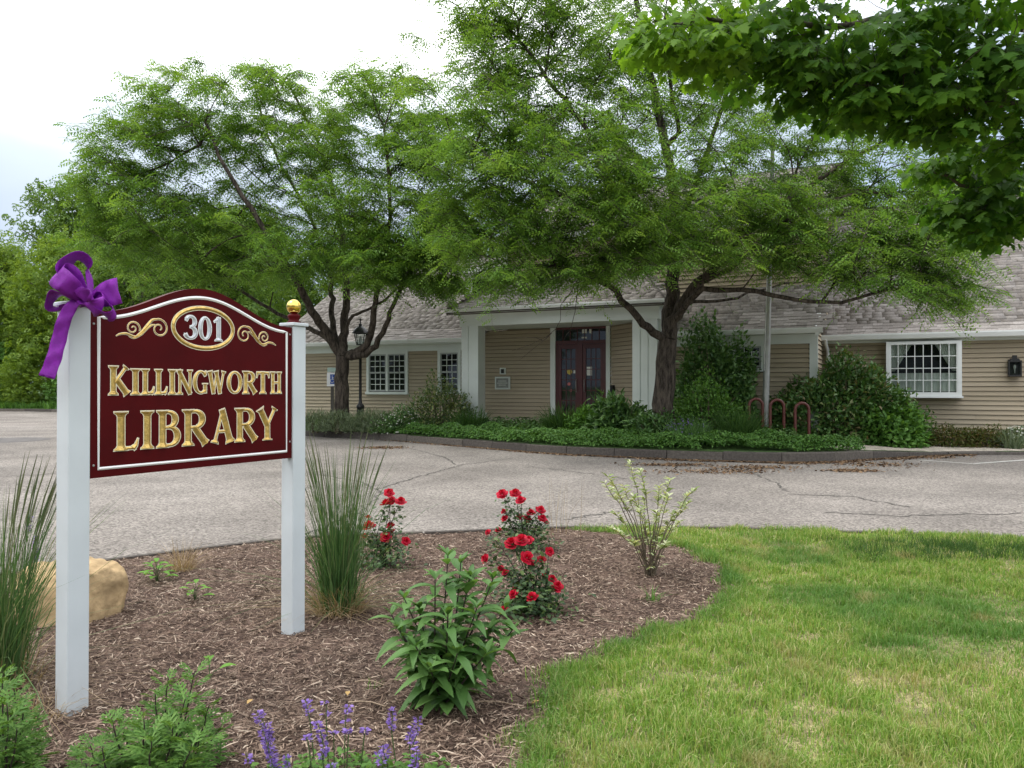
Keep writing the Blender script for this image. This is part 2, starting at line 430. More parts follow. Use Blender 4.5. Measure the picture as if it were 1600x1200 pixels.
M_grass = leafy('lawn_blade', [(0, (0.115, 0.23, 0.038)), (0.4, (0.19, 0.335, 0.058)), (0.7, (0.285, 0.41, 0.09)), (0.86, (0.41, 0.44, 0.17)), (1, (0.58, 0.51, 0.31))], trans=0.35, young=(0.085, 0.21, 0.05), dry=(0.42, 0.36, 0.19))
M_peren = leafy('perennial_leaf', [(0, (0.06, 0.145, 0.034)), (0.5, (0.095, 0.205, 0.05)), (1, (0.15, 0.28, 0.08))], trans=0.3, spec=0.4)
M_mug = leafy('mugwort_leaf', [(0, (0.075, 0.17, 0.035)), (0.5, (0.115, 0.235, 0.05)), (1, (0.17, 0.30, 0.07))], trans=0.35)
M_weed = leafy('weed_leaf', [(0, (0.10, 0.25, 0.03)), (1, (0.16, 0.34, 0.05))], trans=0.35)
M_rosaleaf = leafy('rose_leaf', [(0, (0.022, 0.055, 0.016)), (0.6, (0.045, 0.095, 0.025)), (1, (0.11, 0.16, 0.04))], trans=0.2, spec=0.5)
M_rose = leafy('rose_petal', [(0, (0.34, 0.002, 0.016)), (0.5, (0.48, 0.005, 0.030)), (1, (0.62, 0.022, 0.065))], trans=0.25, rough=0.55)
M_varieg = leafy('variegated_leaf', [(0, (0.20, 0.29, 0.09)), (0.4, (0.38, 0.46, 0.22)), (1, (0.66, 0.68, 0.48))], trans=0.35)
M_purple = leafy('catmint_flower', [(0, (0.15, 0.085, 0.34)), (0.6, (0.24, 0.15, 0.50)), (1, (0.36, 0.24, 0.60))], trans=0.3)
M_petal_w = leafy('white_petal', [(0, (0.60, 0.62, 0.55)), (1, (0.78, 0.78, 0.74))], trans=0.25)
M_litter = pieces('leaf_litter', [(0, (0.06, 0.035, 0.02)), (0.5, (0.15, 0.085, 0.045)), (1, (0.28, 0.19, 0.11))], bump=0)

# ------------------------------------------------------------------ the setting: ground, road, kerbs, beds
def curve_fn(pts):
    """smooth y(x) through points (monotone x)"""
    p = np.array(pts, float); x = p[:, 0]; y = p[:, 1]
    m = np.gradient(y, x)
    def f(q):
        q = np.asarray(q, float)
        i = np.clip(np.searchsorted(x, q) - 1, 0, len(x) - 2)
        h = x[i + 1] - x[i]; t = np.clip((q - x[i]) / h, 0, 1)
        return (2*t**3 - 3*t**2 + 1)*y[i] + (t**3 - 2*t**2 + t)*h*m[i] + (-2*t**3 + 3*t**2)*y[i+1] + (t**3 - t**2)*h*m[i+1]
    return f

ROAD_Z = -0.05
near_edge = curve_fn([(-22, -14), (-12, -3), (-8, 2.4), (-5.5, 5.05), (-3.9, 6.4), (-3.0, 7.1), (-2.3, 7.6), (-0.67, 8.0), (0.48, 8.25), (2.07, 8.3), (3.36, 8.07), (4.3, 7.9), (5.15, 7.6), (8, 6.2), (12, 3), (18, -6)])
far_edge = curve_fn([(-90, 52), (-60, 51), (-40, 50), (-31, 49), (-24, 45), (-16, 35), (-11, 28.5), (-8.2, 25.6), (-6.3, 24.2), (-3.73, 22.4), (-1.7, 20.5), (0, 18.7), (1.45, 17.5), (2.8, 16.8), (4.04, 16.2), (5.25, 15.8), (6.6, 15.9), (8.2, 16.7), (9.5, 17.3), (12, 17.6), (20, 17.8), (60, 18)])
bed_x = curve_fn([(-3, -0.4), (1, -0.15), (2.4, -0.02), (3.03, 0.03), (3.3, 0.08), (3.7, 0.17), (4.12, 0.33), (4.42, 0.59), (4.74, 0.95), (5.25, 1.40), (5.86, 1.66), (6.84, 1.66), (7.4, 1.42), (7.73, 1.15), (8.0, 0.80), (8.3, 0.45)])

def near_z(X, Y):
    X = np.asarray(X, float); Y = np.asarray(Y, float)
    d = np.clip(near_edge(X) - Y, 0, 3)
    return 0.012 * (np.sin(1.7 * X + 0.6) + np.sin(2.1 * Y + 1.1) * np.cos(0.9 * X)) * smooth01(d) - 0.012 * (1 - smooth01(d / 0.5))

def kerb_top(X):
    return np.interp(X, [-50, -20, 7.6, 9.6, 60], [0.08, 0.14, 0.15, 0.03, 0.03])

def far_z(X, off):
    X = np.asarray(X, float); off = np.asarray(off, float)
    k = kerb_top(X)
    lead = np.interp(X, [6.5, 8.5], [0.3, 2.6]); run = np.interp(X, [6.5, 8.5], [4.2, 2.2])
    rise = np.interp(X, [-30, -20, -10, 30], [0.15, 0.25, 0.30, 0.38])
    return k + rise * smooth01((off - lead) / run)

def island_z(X, Y): return far_z(X, np.asarray(Y) - far_edge(X))

def grid_sheet(name, X, rows, fn, mat, label, **kw):
    """X (n,), rows (m,): fn(X, r) -> (x, y, z)"""
    XX, RR = np.meshgrid(X, rows)
    x, y, z = fn(XX, RR)
    V = np.stack([x, y, z], -1).reshape(-1, 3)
    n, m = len(X), len(rows)
    I = np.arange(n * m).reshape(m, n)
    F = np.stack([I[:-1, :-1], I[:-1, 1:], I[1:, 1:], I[1:, :-1]], -1).reshape(-1, 4)
    return tag(fast_obj(name, V, F, mat, smooth=True, **kw), label, kind='structure')

g = MB(); g.add([(-3000, -3000, -0.30), (3000, -3000, -0.30), (3000, 3000, -0.30), (-3000, 3000, -0.30)], [(0, 1, 2, 3)])
tag(g.build('ground', M_farlawn), 'grassy ground stretching out to the horizon', kind='structure')
rx = np.linspace(-75, 65, 141); ry = np.linspace(-45, 56, 102)
road = grid_sheet('road', rx, ry, lambda X, Y: (X, Y, np.full_like(X, ROAD_Z)), M_road, 'worn grey asphalt driveway curving past the library')
nX = np.concatenate([np.linspace(-16, -6, 21)[:-1], np.linspace(-6, 7, 105), np.linspace(7, 14, 15)[1:]])
nR = np.concatenate([np.linspace(0, 6.5, 66), np.linspace(7, 22, 12)])
def nfn(X, r):
    Y = near_edge(X) - r
    return X, Y, near_z(X, Y) - 0.004
tag(grid_sheet('lawn', nX, nR, nfn, M_thatch, 'lawn soil and thatch beside the mulch bed'), kind='structure')
# mulch bed: rows in Y, columns as a fraction between the far left and the bed's edge
bY = np.linspace(-1.0, 8.24, 150); bT = np.linspace(0, 1, 110)
def bfn(T, Y):
    xr = bed_x(Y) + 0.035 * np.sin(Y * 9) + 0.02 * np.sin(Y * 23)
    xl = np.full_like(Y, -9.0)
    X = xl + (xr - xl) * T
    Yc = np.minimum(Y, near_edge(X) - 0.02)
    return X, Yc, near_z(X, Yc) + 0.004 + 0.008 * np.sin(X * 17 + Yc * 5) * np.sin(Yc * 19)
tag(grid_sheet('mulch_bed', bT, bY, bfn, M_mulchbed, 'brown bark mulch bed under the library sign'), kind='structure')

# far side: planting island and verge beyond the road
fX = np.concatenate([np.linspace(-90, -20, 71)[:-1], np.linspace(-20, 16, 181), np.linspace(16, 60, 45)[1:]])
fR = np.concatenate([np.linspace(0.05, 8, 50), np.linspace(9, 60, 30), np.array([90, 200, 600, 2500])])
grid_sheet('planting_bed_soil', fX, fR, lambda X, r: (X, far_edge(X) + r, far_z(X, r) - 0.015 * (r > 60)), M_farlawn, 'green ground of the island round the library building')

def kerb(name, fn, x0, x1, length, width, top_fn, side, label, batter=0.0):
    """a row of kerb stones along y = fn(x); side +1: the stone lies beyond the line"""
    xs = np.linspace(x0, x1, 4000); P = np.stack([xs, fn(xs)], 1)
    s = np.concatenate([[0], np.cumsum(np.linalg.norm(np.diff(P, axis=0), axis=1))])
    kr = root(name, (x0, float(fn(x0)), ROAD_Z), label, 'kerb'); kr['kind'] = 'structure'
    del kr['category']
    n = int(s[-1] / length)
    for i in range(n):
        a = s[-1] * i / n + 0.006 + random.random() * 0.006; b = s[-1] * (i + 1) / n - 0.006
        k = 4
        q = np.linspace(a, b, k); X = np.interp(q, s, P[:, 0]); Y = np.interp(q, s, P[:, 1])
        T = np.stack([np.gradient(X), np.gradient(Y)], 1); T /= np.linalg.norm(T, axis=1)[:, None]
        N = np.stack([-T[:, 1], T[:, 0]], 1) * side
        j = (random.random() - .5) * 0.016; dz = (random.random() - .5) * 0.014
        V = []
        for m in range(k):
            t = float(top_fn(X[m])) + dz
            for (o, z) in ((j, ROAD_Z - 0.1), (batter * .9 + j, t - 0.025), (batter + 0.025 + j, t), (width + j, t), (width + j, ROAD_Z - 0.1)):
                V.append((X[m] + N[m, 0] * o, Y[m] + N[m, 1] * o, z))
        F = [(m * 5 + c, (m + 1) * 5 + c, (m + 1) * 5 + (c + 1) % 5, m * 5 + (c + 1) % 5) for m in range(k - 1) for c in range(5)]
        F += [tuple(range(5)), tuple(range(5 * k - 1, 5 * k - 6, -1))]
        mb = MB(); mb.add(V, F); mb.build('kerb_stone', M_kerb, kr)
    return kr
kerb('far_kerb', far_edge, -9.5, 17, 1.15, 0.16, kerb_top, 1, 'grey kerb of the planted island across the road', batter=0.03)
kerb('verge_kerb', far_edge, -60, -9.6, 2.4, 0.2, kerb_top, 1, 'low grey kerb along the wooded verge far left', batter=0.03)
kerb('near_kerb', near_edge, -8.5, 8.5, 1.6, 0.09, lambda x: 0.012, -1, 'thin dark kerb between mulch bed and asphalt')

# concrete pavement in two slabs with a joint
pav = root('pavement', (10, 18, 0), 'pale concrete pavement right of the bike racks', 'pavement'); pav['kind'] = 'structure'; del pav['category']
xj = 9.35
def slab(x0, x1, back0, back1):
    mb = MB(); X = np.linspace(x0, x1, 8); V = []
    for i, x in enumerate(X):
        f = float(far_edge(x)) + 0.165; b = f + np.interp(x, [x0, x1], [back0, back1])
        k = float(kerb_top(x))
        V += [(x, f, k - .2), (x, f, k + .005), (x, b, k + .02 + 0.004 * b / 18), (x, b, k - .2)]
    F = [(i*4+c, (i+1)*4+c, (i+1)*4+(c+1) % 4, i*4+(c+1) % 4) for i in range(7) for c in range(4)] + [(0, 1, 2, 3), (31, 30, 29, 28)]
    mb.add(V, F); mb.build('slab', M_conc, pav)
slab(7.15, xj - .01, 3.2, 2.2); slab(xj + .01, 12.2, 2.2, 1.35); slab(12.22, 16, 1.35, 1.3)

# parking lines, cracks, drain cover on the road
def ribbon(pts, w, z, name, mat, parent, jit=0.0, sub=1):
    P = np.array(pts, float)
    q = np.linspace(0, len(P) - 1, (len(P) - 1) * sub + 1)
    P = np.stack([np.interp(q, np.arange(len(P)), P[:, i]) for i in range(2)], 1)
    T = np.gradient(P, axis=0); T /= np.linalg.norm(T, axis=1)[:, None]
    N = np.stack([-T[:, 1], T[:, 0]], 1)
    P = P + N * rng.normal(size=(len(P), 1)) * jit
    W = w * (0.5 + (rng.random((len(P), 1)) * 0.9 if jit else 0.5)) / 2
    V = np.concatenate([np.c_[P + N * W, np.full(len(P), z)], np.c_[P - N * W, np.full(len(P), z)]])
    n = len(P); F = [(i, i + 1, i + 1 + n, i + n) for i in range(n - 1)]
    mb = MB(); mb.add([tuple(v) for v in V], F); return mb.build(name, mat, parent)
RL = ROAD_Z + 0.004
ribbon([gp(1438, 719, ROAD_Z)[:2], gp(1526, 725, ROAD_Z)[:2]], 0.09, RL, 'parking_line', M_paint, road)
ribbon([gp(1526, 725, ROAD_Z)[:2] + (0.0, 0.05), gp(1660, 715, ROAD_Z)[:2]], 0.10, RL + .004, 'parking_line', M_paint, road)
ribbon([gp(1530, 710, ROAD_Z)[:2], gp(1660, 714, ROAD_Z)[:2] + (0, .6)], 0.09, RL, 'parking_line', M_paint, road)
for pts in ([(590, 765), (640, 748), (690, 735), (720, 727), (800, 716)], [(1160, 730), (1180, 742), (1215, 755), (1228, 768)],
            [(0, 745), (60, 742), (140, 734), (240, 722)], [(40, 702), (90, 699), (150, 694)], [(1230, 772), (1330, 776), (1420, 792)],
            [(880, 812), (960, 800), (1010, 796)], [(1290, 800), (1400, 806), (1600, 802)], [(640, 700), (700, 716), (712, 726)],
            [(500, 742), (560, 752), (600, 770), (560, 800), (440, 850)], [(820, 728), (900, 738), (980, 748)]):
    ribbon([gp(a, b, ROAD_Z)[:2] for a, b in pts], 0.032, RL, 'crack', M_crack, road, jit=0.03, sub=14)
dc = gp(0, 688, ROAD_Z)
mb = MB(); mb.lathe((dc[0], dc[1], ROAD_Z + .003), [(0.02, 0), (1.25, 0.004), (1.3, 0.0)], 28)
tag(mb.build('asphalt_patch', plain('dark_patch', (0.12, 0.11, 0.105), 0.9, var=0.25, scale=4)), 'darker round patch in the asphalt at the left', kind='structure')
mb = MB(); mb.lathe((dc[0] - .45, dc[1], ROAD_Z + .008), [(0.02, 0.006), (0.40, 0.006), (0.42, 0.0)], 24)
mc = root('drain_cover', (dc[0] - .45, dc[1], ROAD_Z), 'dark iron drain cover sunk in the asphalt patch', 'drain cover'); mb.build('lid', M_iron, mc)

# ------------------------------------------------------------------ scattered ground stuff
def strips(pos, yaw, pitch, L, W, bend):
    """bent bark strips: two quads each"""
    n = len(pos)
    d = np.stack([np.cos(yaw) * np.cos(pitch), np.sin(yaw) * np.cos(pitch), np.sin(pitch)], 1)
    roll = rng.normal(size=n) * 0.5
    s = np.stack([-np.sin(yaw), np.cos(yaw), np.zeros(n)], 1)
    up = np.cross(d, s); s2 = s * np.cos(roll)[:, None] + up * np.sin(roll)[:, None]
    h = (L / 2)[:, None]; w = (W / 2)[:, None]
    V = np.stack([pos - d*h + s2*w*.6, pos - d*h - s2*w*.6, pos + s2*w + up*bend[:, None], pos - s2*w + up*bend[:, None], pos + d*h + s2*w*.4, pos + d*h - s2*w*.4], 1)
    F = np.array([(0, 1, 3, 2), (2, 3, 5, 4)])[None] + (np.arange(n) * 6)[:, None, None]
    return V.reshape(-1, 3), F.reshape(-1, 4)

def sample_bed(n, near_bias=True):
    Y = 2.6 + (8.2 - 2.6) * rng.random(n * 3) ** (1.5 if near_bias else 1)
    xl = np.maximum(-0.72 * Y - 0.3, -6)
    X = xl + (bed_x(Y) + 0.035 * np.sin(Y * 9) + 0.03 * np.sin(Y * 21) + 0.075 * rng.normal(size=len(Y)) - xl) * rng.random(len(Y))
    ok = (Y < near_edge(X) - 0.10) & (rng.random(len(Y)) < (bed_x(Y) - xl) / 6.5)
    return X[ok][:n], Y[ok][:n]
X, Y = sample_bed(84000)
n = len(X)
L = rng.gamma(2.2, 0.0125, n) + 0.010; W = 0.0025 + 0.006 * rng.random(n) ** 1.3
pos = np.stack([X, Y, near_z(X, Y) + 0.008 + 0.016 * rng.random(n)], 1)
V, F = strips(pos, rng.random(n) * 6.283, rng.normal(size=n) * 0.22, L, W, rng.normal(size=n) * 0.003)
tag(fast_obj('bark_mulch', V, F, M_chip), 'shredded brown bark chips covering the sign bed', kind='stuff')

# a few pale twigs lying on the mulch
for (a, b) in (((545, 1098), (610, 1108)), ((735, 1098), (822, 1107)), ((590, 1158), (680, 1162)), ((500, 1132), (545, 1175)), ((555, 1066), (600, 1072))):
    p = gp(*a, .02); q = gp(*b, .02); mid = (p + q) / 2 + [0.01, 0.02, 0.012]
    p[2] += .005; q[2] += .008
    mb = MB(); mb.tube([p, (p + mid) / 2 + [0, .004, .003], mid, (q + mid) / 2, q], [.004, .0038, .0035, .003, .002], 5)
    o = mb.build('fallen_twig', plain('pale_twig', (0.36, 0.27, 0.19), 0.9)); tag(o, None, 'twig', 'pale twigs lying on the mulch')
    o['label'] = {545: 'pale twig on the mulch just left of the leafy perennial', 735: 'pale twig at the foot of the leafy perennial, right side',
                  590: 'thin straight twig on mulch below the leafy perennial', 500: 'slanting twig among the purple catmint spikes', 555: 'short twig on mulch behind the catmint'}[a[0]]

# lawn blades
def lawn_blades(n, y0, y1, power, h0, h1, w0, name, label):
    Y = y0 + (y1 - y0) * rng.random(n) ** power
    xr = np.minimum(0.72 * Y + 0.5, 7.5); xl = bed_x(Y) + 0.05 * np.sin(Y * 9 + 1) + 0.045 * np.sin(Y * 17) + 0.05 * rng.normal(size=n)
    X = xl + (xr - xl) * rng.random(n)
    dens = 0.5 + 0.5 * np.sin(2.3 * X + 1.3 * np.sin(1.9 * Y)) * np.sin(2.7 * Y + np.sin(3.1 * X)) + 0.25 * np.sin(7 * X + 2 * np.sin(6 * Y))
    edge = np.exp(-((X - bed_x(Y)) / 0.16) ** 2)
    strip = smooth01((Y - (near_edge(X) - 0.9)) / 0.5) * smooth01((2.6 - X) / 1.5)
    def vn(x, y, f):       # smooth random field
        q = np.random.default_rng(int(f * 100)).normal(size=(64, 64)); u, v = x * f + 20, y * f + 20
        i, j = np.floor(u).astype(int), np.floor(v).astype(int); a, b = smooth01(u - i), smooth01(v - j); g = lambda i, j: q[i % 64, j % 64]
        return (g(i, j) * (1 - a) + g(i + 1, j) * a) * (1 - b) + (g(i, j + 1) * (1 - a) + g(i + 1, j + 1) * a) * b
    patch = .6 * vn(X, Y, 1.6) + .9 * vn(X, Y, 4.3) + .9 * vn(X, Y, 9.1)
    dens = np.clip(.55 + .38 * patch, 0, 1.3)
    keep = (Y < near_edge(X) - 0.02) & (rng.random(n) < np.clip(0.28 + 0.75 * dens + edge - 0.45 * strip, 0.06, 1))
    X, Y, dens, edge, strip = X[keep], Y[keep], dens[keep], edge[keep], strip[keep]; n = len(X)
    dry = np.clip(.42 * (.5 * vn(X, Y, 1.3) + .8 * vn(X + 9, Y, 3.3) + .8 * vn(X, Y + 7, 7.3)) - .34 + .25 * rng.normal(size=n), 0, .7) * (1 - .7 * np.clip(edge, 0, 1))
    h = (h0 + (h1 - h0) * rng.random(n)) * (0.55 + 0.75 * np.clip(dens, 0, 1.2)) * (1 + 0.45 * edge)
    w = w0 * (0.7 + 0.6 * rng.random(n)) * (0.8 + Y / 9)
    yaw = rng.random(n) * 6.283; lean = rng.gamma(2.0, 0.24, n)
    ld = np.stack([np.cos(yaw), np.sin(yaw), np.zeros(n)], 1)
    fy = rng.random(n) * 6.283; sd_ = np.stack([np.cos(fy), np.sin(fy), np.zeros(n)], 1)
    p0 = np.stack([X, Y, near_z(X, Y) - 0.004], 1); z = np.array([0, 0, 1.0])
    p1 = p0 + z * (h * 0.55)[:, None] + ld * (h * lean * 0.3)[:, None]
    p2 = p0 + z * (h * np.clip(1 - lean * 0.35, 0.25, 1))[:, None] + ld * (h * lean * 0.95)[:, None]
    W = (w / 2)[:, None]
    V = np.stack([p0 - sd_*W, p0 + sd_*W, p1 + sd_*W*.8, p1 - sd_*W*.8, p2 + sd_*W*.15, p2 - sd_*W*.15], 1).reshape(-1, 3)
    F = (np.array([(0, 1, 2, 3), (3, 2, 4, 5)])[None] + (np.arange(n) * 6)[:, None, None]).reshape(-1, 4)
    lush = np.clip(edge * 0.55 + .45 * np.clip(vn(X + 3, Y, 1.3) + .6 * vn(X, Y + 5, 3.1) - .1, 0, 1.6), 0, 0.85)
    return tag(fast_obj(name, V, F, M_grass, attrs={'young': np.repeat(lush, 6), 'dry': np.repeat(dry, 6)}), label, kind='stuff')
lawn_blades(235000, 2.6, 8.3, 1.25, 0.026, 0.072, 0.0038, 'lawn_grass', 'short green and straw coloured lawn grass')
# lusher grass patch near the road on the right, sparse tufts on the strip by the kerb
def tuft_stuff(name, centers, nb, h, spread, w, mat, label, zf, lean=0.4, kind='stuff'):
    cs = np.repeat(np.asarray(centers, float), nb, axis=0); n = len(cs)
    a = rng.random(n) * 6.283; rr = np.sqrt(rng.random(n)) * spread
    X = cs[:, 0] + rr * np.cos(a); Y = cs[:, 1] + rr * np.sin(a)
    hh = h * (0.55 + 0.6 * rng.random(n)); ln = rng.gamma(2.0, lean / 2, n)
    yaw = a + rng.normal(size=n) * 0.7; ld = np.stack([np.cos(yaw), np.sin(yaw), np.zeros(n)], 1)
    fy = rng.random(n) * 6.283; s = np.stack([np.cos(fy), np.sin(fy), np.zeros(n)], 1)
    p0 = np.stack([X, Y, zf(X, Y) - 0.01], 1); z = np.array([0, 0, 1.0])
    V = []
    for t, ww in ((0, 1), (0.4, 0.9), (0.75, 0.6), (1, 0.1)):
        p = p0 + z * (hh * (t - 0.45 * np.clip(ln, 0, 1.6) * t * t))[:, None] + ld * (hh * ln * t ** 1.8)[:, None]
        V += [p - s * w * ww / 2, p + s * w * ww / 2]
    V = np.stack(V, 1).reshape(-1, 3)
    F = (np.array([(0, 1, 3, 2), (2, 3, 5, 4), (4, 5, 7, 6)])[None] + (np.arange(n) * 8)[:, None, None]).reshape(-1, 4)
    return V, F
cs = [(3.0 + 2.2 * rng.random(), 6.6 + 0.9 * rng.random()) for _ in range(120)]
V, F = tuft_stuff('x', cs, 60, 0.10, 0.14, 0.004, M_blade, '', near_z, 0.5)
tag(fast_obj('tall_grass_patch', V, F, M_blade), 'lusher dark green grass near the road edge', kind='stuff')
cs = np.stack([1.2 + 1.1 * rng.random(90), 6.4 + 1.7 * rng.random(90)], 1)
# far verge grass at the left and along the building
fx = rng.random(1100) * 26 - 42; cs = np.stack([fx, far_edge(fx) + 0.3 + 4.5 * rng.random(1100)], 1)
V, F = tuft_stuff('x', cs, 12, 0.55, 0.35, 0.05, M_blade, '', island_z, 0.5)
tag(fast_obj('verge_grass', V, F, M_shrub_bright), 'tall green grass on the verge under the woods', kind='stuff')

# leaf litter along the far kerb
q = rng.random(5200); lx = -4 + 14.5 * q ** 0.55
spots = [(gp(1120, 737, ROAD_Z), 1.0, .22), (gp(1360, 726, ROAD_Z), 0.9, .35), (gp(1330, 736, ROAD_Z), 0.5, .12), (gp(1180, 731, ROAD_Z), 0.8, .2), (gp(1050, 727, ROAD_Z), .8, .15), (gp(600, 700, ROAD_Z), .6, .2), (gp(1420, 714, ROAD_Z), 1.2, .3)]
ly = far_edge(lx) - np.abs(rng.normal(size=len(lx))) * 0.16 * (0.4 + 0.6 * (np.sin(lx * 2.3) > -0.2)) - 0.02
ex = np.concatenate([s[0][0] + rng.normal(size=380) * s[1] * .5 for s in spots]); ey_ = np.concatenate([s[0][1] + rng.normal(size=380) * s[2] for s in spots])
lx = np.concatenate([lx, ex]); ly = np.concatenate([ly, ey_]); ok = ly < far_edge(lx) - 0.01; lx, ly = lx[ok], ly[ok]; n = len(lx)
pos = np.stack([lx, ly, np.full(n, ROAD_Z + 0.010) + 0.01 * rng.random(n)], 1)
V, F = strips(pos, rng.random(n) * 6.283, rng.normal(size=n) * .15, 0.03 + 0.05 * rng.random(n), 0.015 + 0.03 * rng.random(n), rng.random(n) * .01)
tag(fast_obj('leaf_litter', V, F, M_litter), 'brown leaf litter drifted against the far kerb', kind='stuff')

# ------------------------------------------------------------------ the library building
A2 = np.array([0.899, -0.438]); B2 = np.array([0.438, 0.899]); A2 /= np.linalg.norm(A2); B2 /= np.linalg.norm(B2)
def W(v):
    """building frame (s along the facade to the right, t away from the camera, z up) to world"""
    p = A2 * v[0] + B2 * v[1]; return (p[0], p[1], v[2])
GZ = 0.40
lib = root('library_building', W((-6, 24, GZ)), 'long low tan clapboard library with grey shingled roofs and red doors', 'building')

def MBW(): return MB(tf=W)

def subtract(iv, cuts):
    out = [iv]
    for c0, c1 in cuts:
        nxt = []
        for a, b in out:
            if c1 <= a or c0 >= b: nxt.append((a, b)); continue
            if c0 - a > .03: nxt.append((a, c0))
            if b - c1 > .03: nxt.append((c1, b))
        out = nxt
    return out

def clap_wall(p0, d, nrm, length, z0, z1, openings=(), single=True, zcap=None, thick=0.18):
    """wall from p0 (s,t) along d, outward normal nrm, in building frame; boards lapped with 0.115 exposure"""
    p0 = np.array(p0, float); d = np.array(d, float); nrm = np.array(nrm, float)
    def pt(x, o, z): q = p0 + d * x + nrm * o; return (q[0], q[1], z)
    mb = MBW()
    zs = np.linspace(z0, z1, 13) if zcap else [z0, z1]
    ends = [(zcap(z) if zcap else (0, length)) for z in zs]
    ol = [(max(0, e_[0]), z) for e_, z in zip(ends, zs)] ; orr = [(max(e_[1], e_[0]), z) for e_, z in zip(ends, zs)]
    poly = ol + orr[::-1]
    mb.prism(poly, lambda p: pt(p[0], -.03, p[1] - (.06 if zcap else 0)), lambda p: pt(p[0], -thick, p[1] - (.06 if zcap else 0)))
    wall = mb.build('wall', M_dark, lib)  # near-black backing paints the shadow lines seen through the board slots
    e = 0.122; n = int(math.ceil((z1 - z0) / e)); allb = MBW()
    for i in range(n):
        za = z0 + i * e + .009; zb = min(za + e - 0.009, z1)
        lo, hi = (0, length)
        if zcap: lo, hi = zcap((za + zb) / 2)
        if hi - lo < .05: continue
        rows = [(a, b, za, zb) for a, b in subtract((lo, hi), [(o[0], o[1]) for o in openings if o[2] < zb - .02 and o[3] > za + .02])]
        rows += [(o[0], o[1], za, o[2]) for o in openings if za + .02 < o[2] < zb - .02]
        rows += [(o[0], o[1], o[3], zb) for o in openings if za + .02 < o[3] < zb - .04]
        for a, b, ya, yb in rows:
            cuts = [a]
            if single and b - a > 4.5: cuts.append(a + (b - a) * (0.3 + 0.4 * random.random()))
            cuts.append(b)
            for u, v in zip(cuts[:-1], cuts[1:]):
                u += .002; v -= .002
                V = [pt(u, 0.022, ya), pt(v, 0.022, ya), pt(u, -0.020, ya), pt(v, -0.020, ya),
                     pt(u, -0.012, yb), pt(v, -0.012, yb), pt(u, -0.020, yb), pt(v, -0.020, yb)]
                V = [V[2], V[3], V[0], V[1], V[6], V[7], V[4], V[5]]
                if single:
                    m1 = MBW(); m1.hexa(V); m1.build('clapboard', M_side, wall)
                else: allb.hexa(V)
    if not single:
        o = allb.build('clapboard', M_side, wall); o['kind'] = 'stuff'
    return wall

def window(s0, s1, z0, z1, t, sashes, cols, rows, casing=0.10, name='window', sill=True):
    """double-hung window units in the plane t; casing proud of the boards"""
    mb = MBW(); c = casing
    mb.box(s0 - c, s0, t - .045, t + .02, z0 - .02, z1 + c); mb.box(s1, s1 + c, t - .045, t + .02, z0 - .02, z1 + c)
    mb.box(s0, s1, t - .043, t + .02, z1, z1 + c - .002)
    w = mb.build(name, M_trim, lib)
    if sill:
        m = MBW(); m.box(s0 - c - .02, s1 + c + .02, t - .085, t + .02, z0 - .11, z0 - .021); m.build('sill', M_trim, w)
    span = (s1 - s0) / sashes
    for k in range(sashes):
        a = s0 + span * k; b = a + span
        if k:
            m = MBW(); m.box(a - .035, a + .035, t - .044, t + .02, z0, z1 - .001); m.build('mullion', M_trim, w); 
        a += .036 if k else 0; b -= .036 if k < sashes - 1 else 0
        zm = (z0 + z1) / 2
        for (za, zb, tt) in ((z0, zm + .02, t + .005), (zm - .02, z1, t - .012)):
            m = MBW(); f = .05
            m.box(a, a + f, tt - .02, tt + .012, za, zb); m.box(b - f, b, tt - .02, tt + .012, za, zb)
            m.box(a + f, b - f, tt - .019, tt + .011, za, za + f); m.box(a + f, b - f, tt - .019, tt + .011, zb - f, zb)
            m.build('sash', M_sash, w)
            m = MBW(); g = .011
            for i in range(1, cols):
                x = a + f + (b - a - 2 * f) * i / cols; m.box(x - g, x + g, tt - .010, tt + .004, za + f, zb - f)
            for j in range(1, rows):
                z = za + f + (zb - za - 2 * f) * j / rows; m.box(a + f, b - f, tt - .009, tt + .003, z - g, z + g)
            m.build('muntin', M_trim, w)
            m = MBW(); m.box(a + f, b - f, tt + .005, tt + .010, za + f, zb - f); m.build('pane', M_glass, w)
    return w

# --- shingled roofs
SH_W = (0.24, 0.31, 0.40)
SH_ME = {}
def shingle_mesh(wd):
    if wd not in SH_ME:
        V = [(0, -.012, 0), (wd, -.012, 0), (0, -.012, .018), (wd, -.012, .018), (0, .20, 0), (wd, .20, 0), (0, .20, .004), (wd, .20, .004)]
        F = [(0, 1, 3, 2), (2, 3, 7, 6), (0, 2, 6, 4), (1, 5, 7, 3)]
        me = bpy.data.meshes.new('shingle'); me.from_pydata(V, [], F); me.materials.append(M_shingle); SH_ME[wd] = me
    return SH_ME[wd]

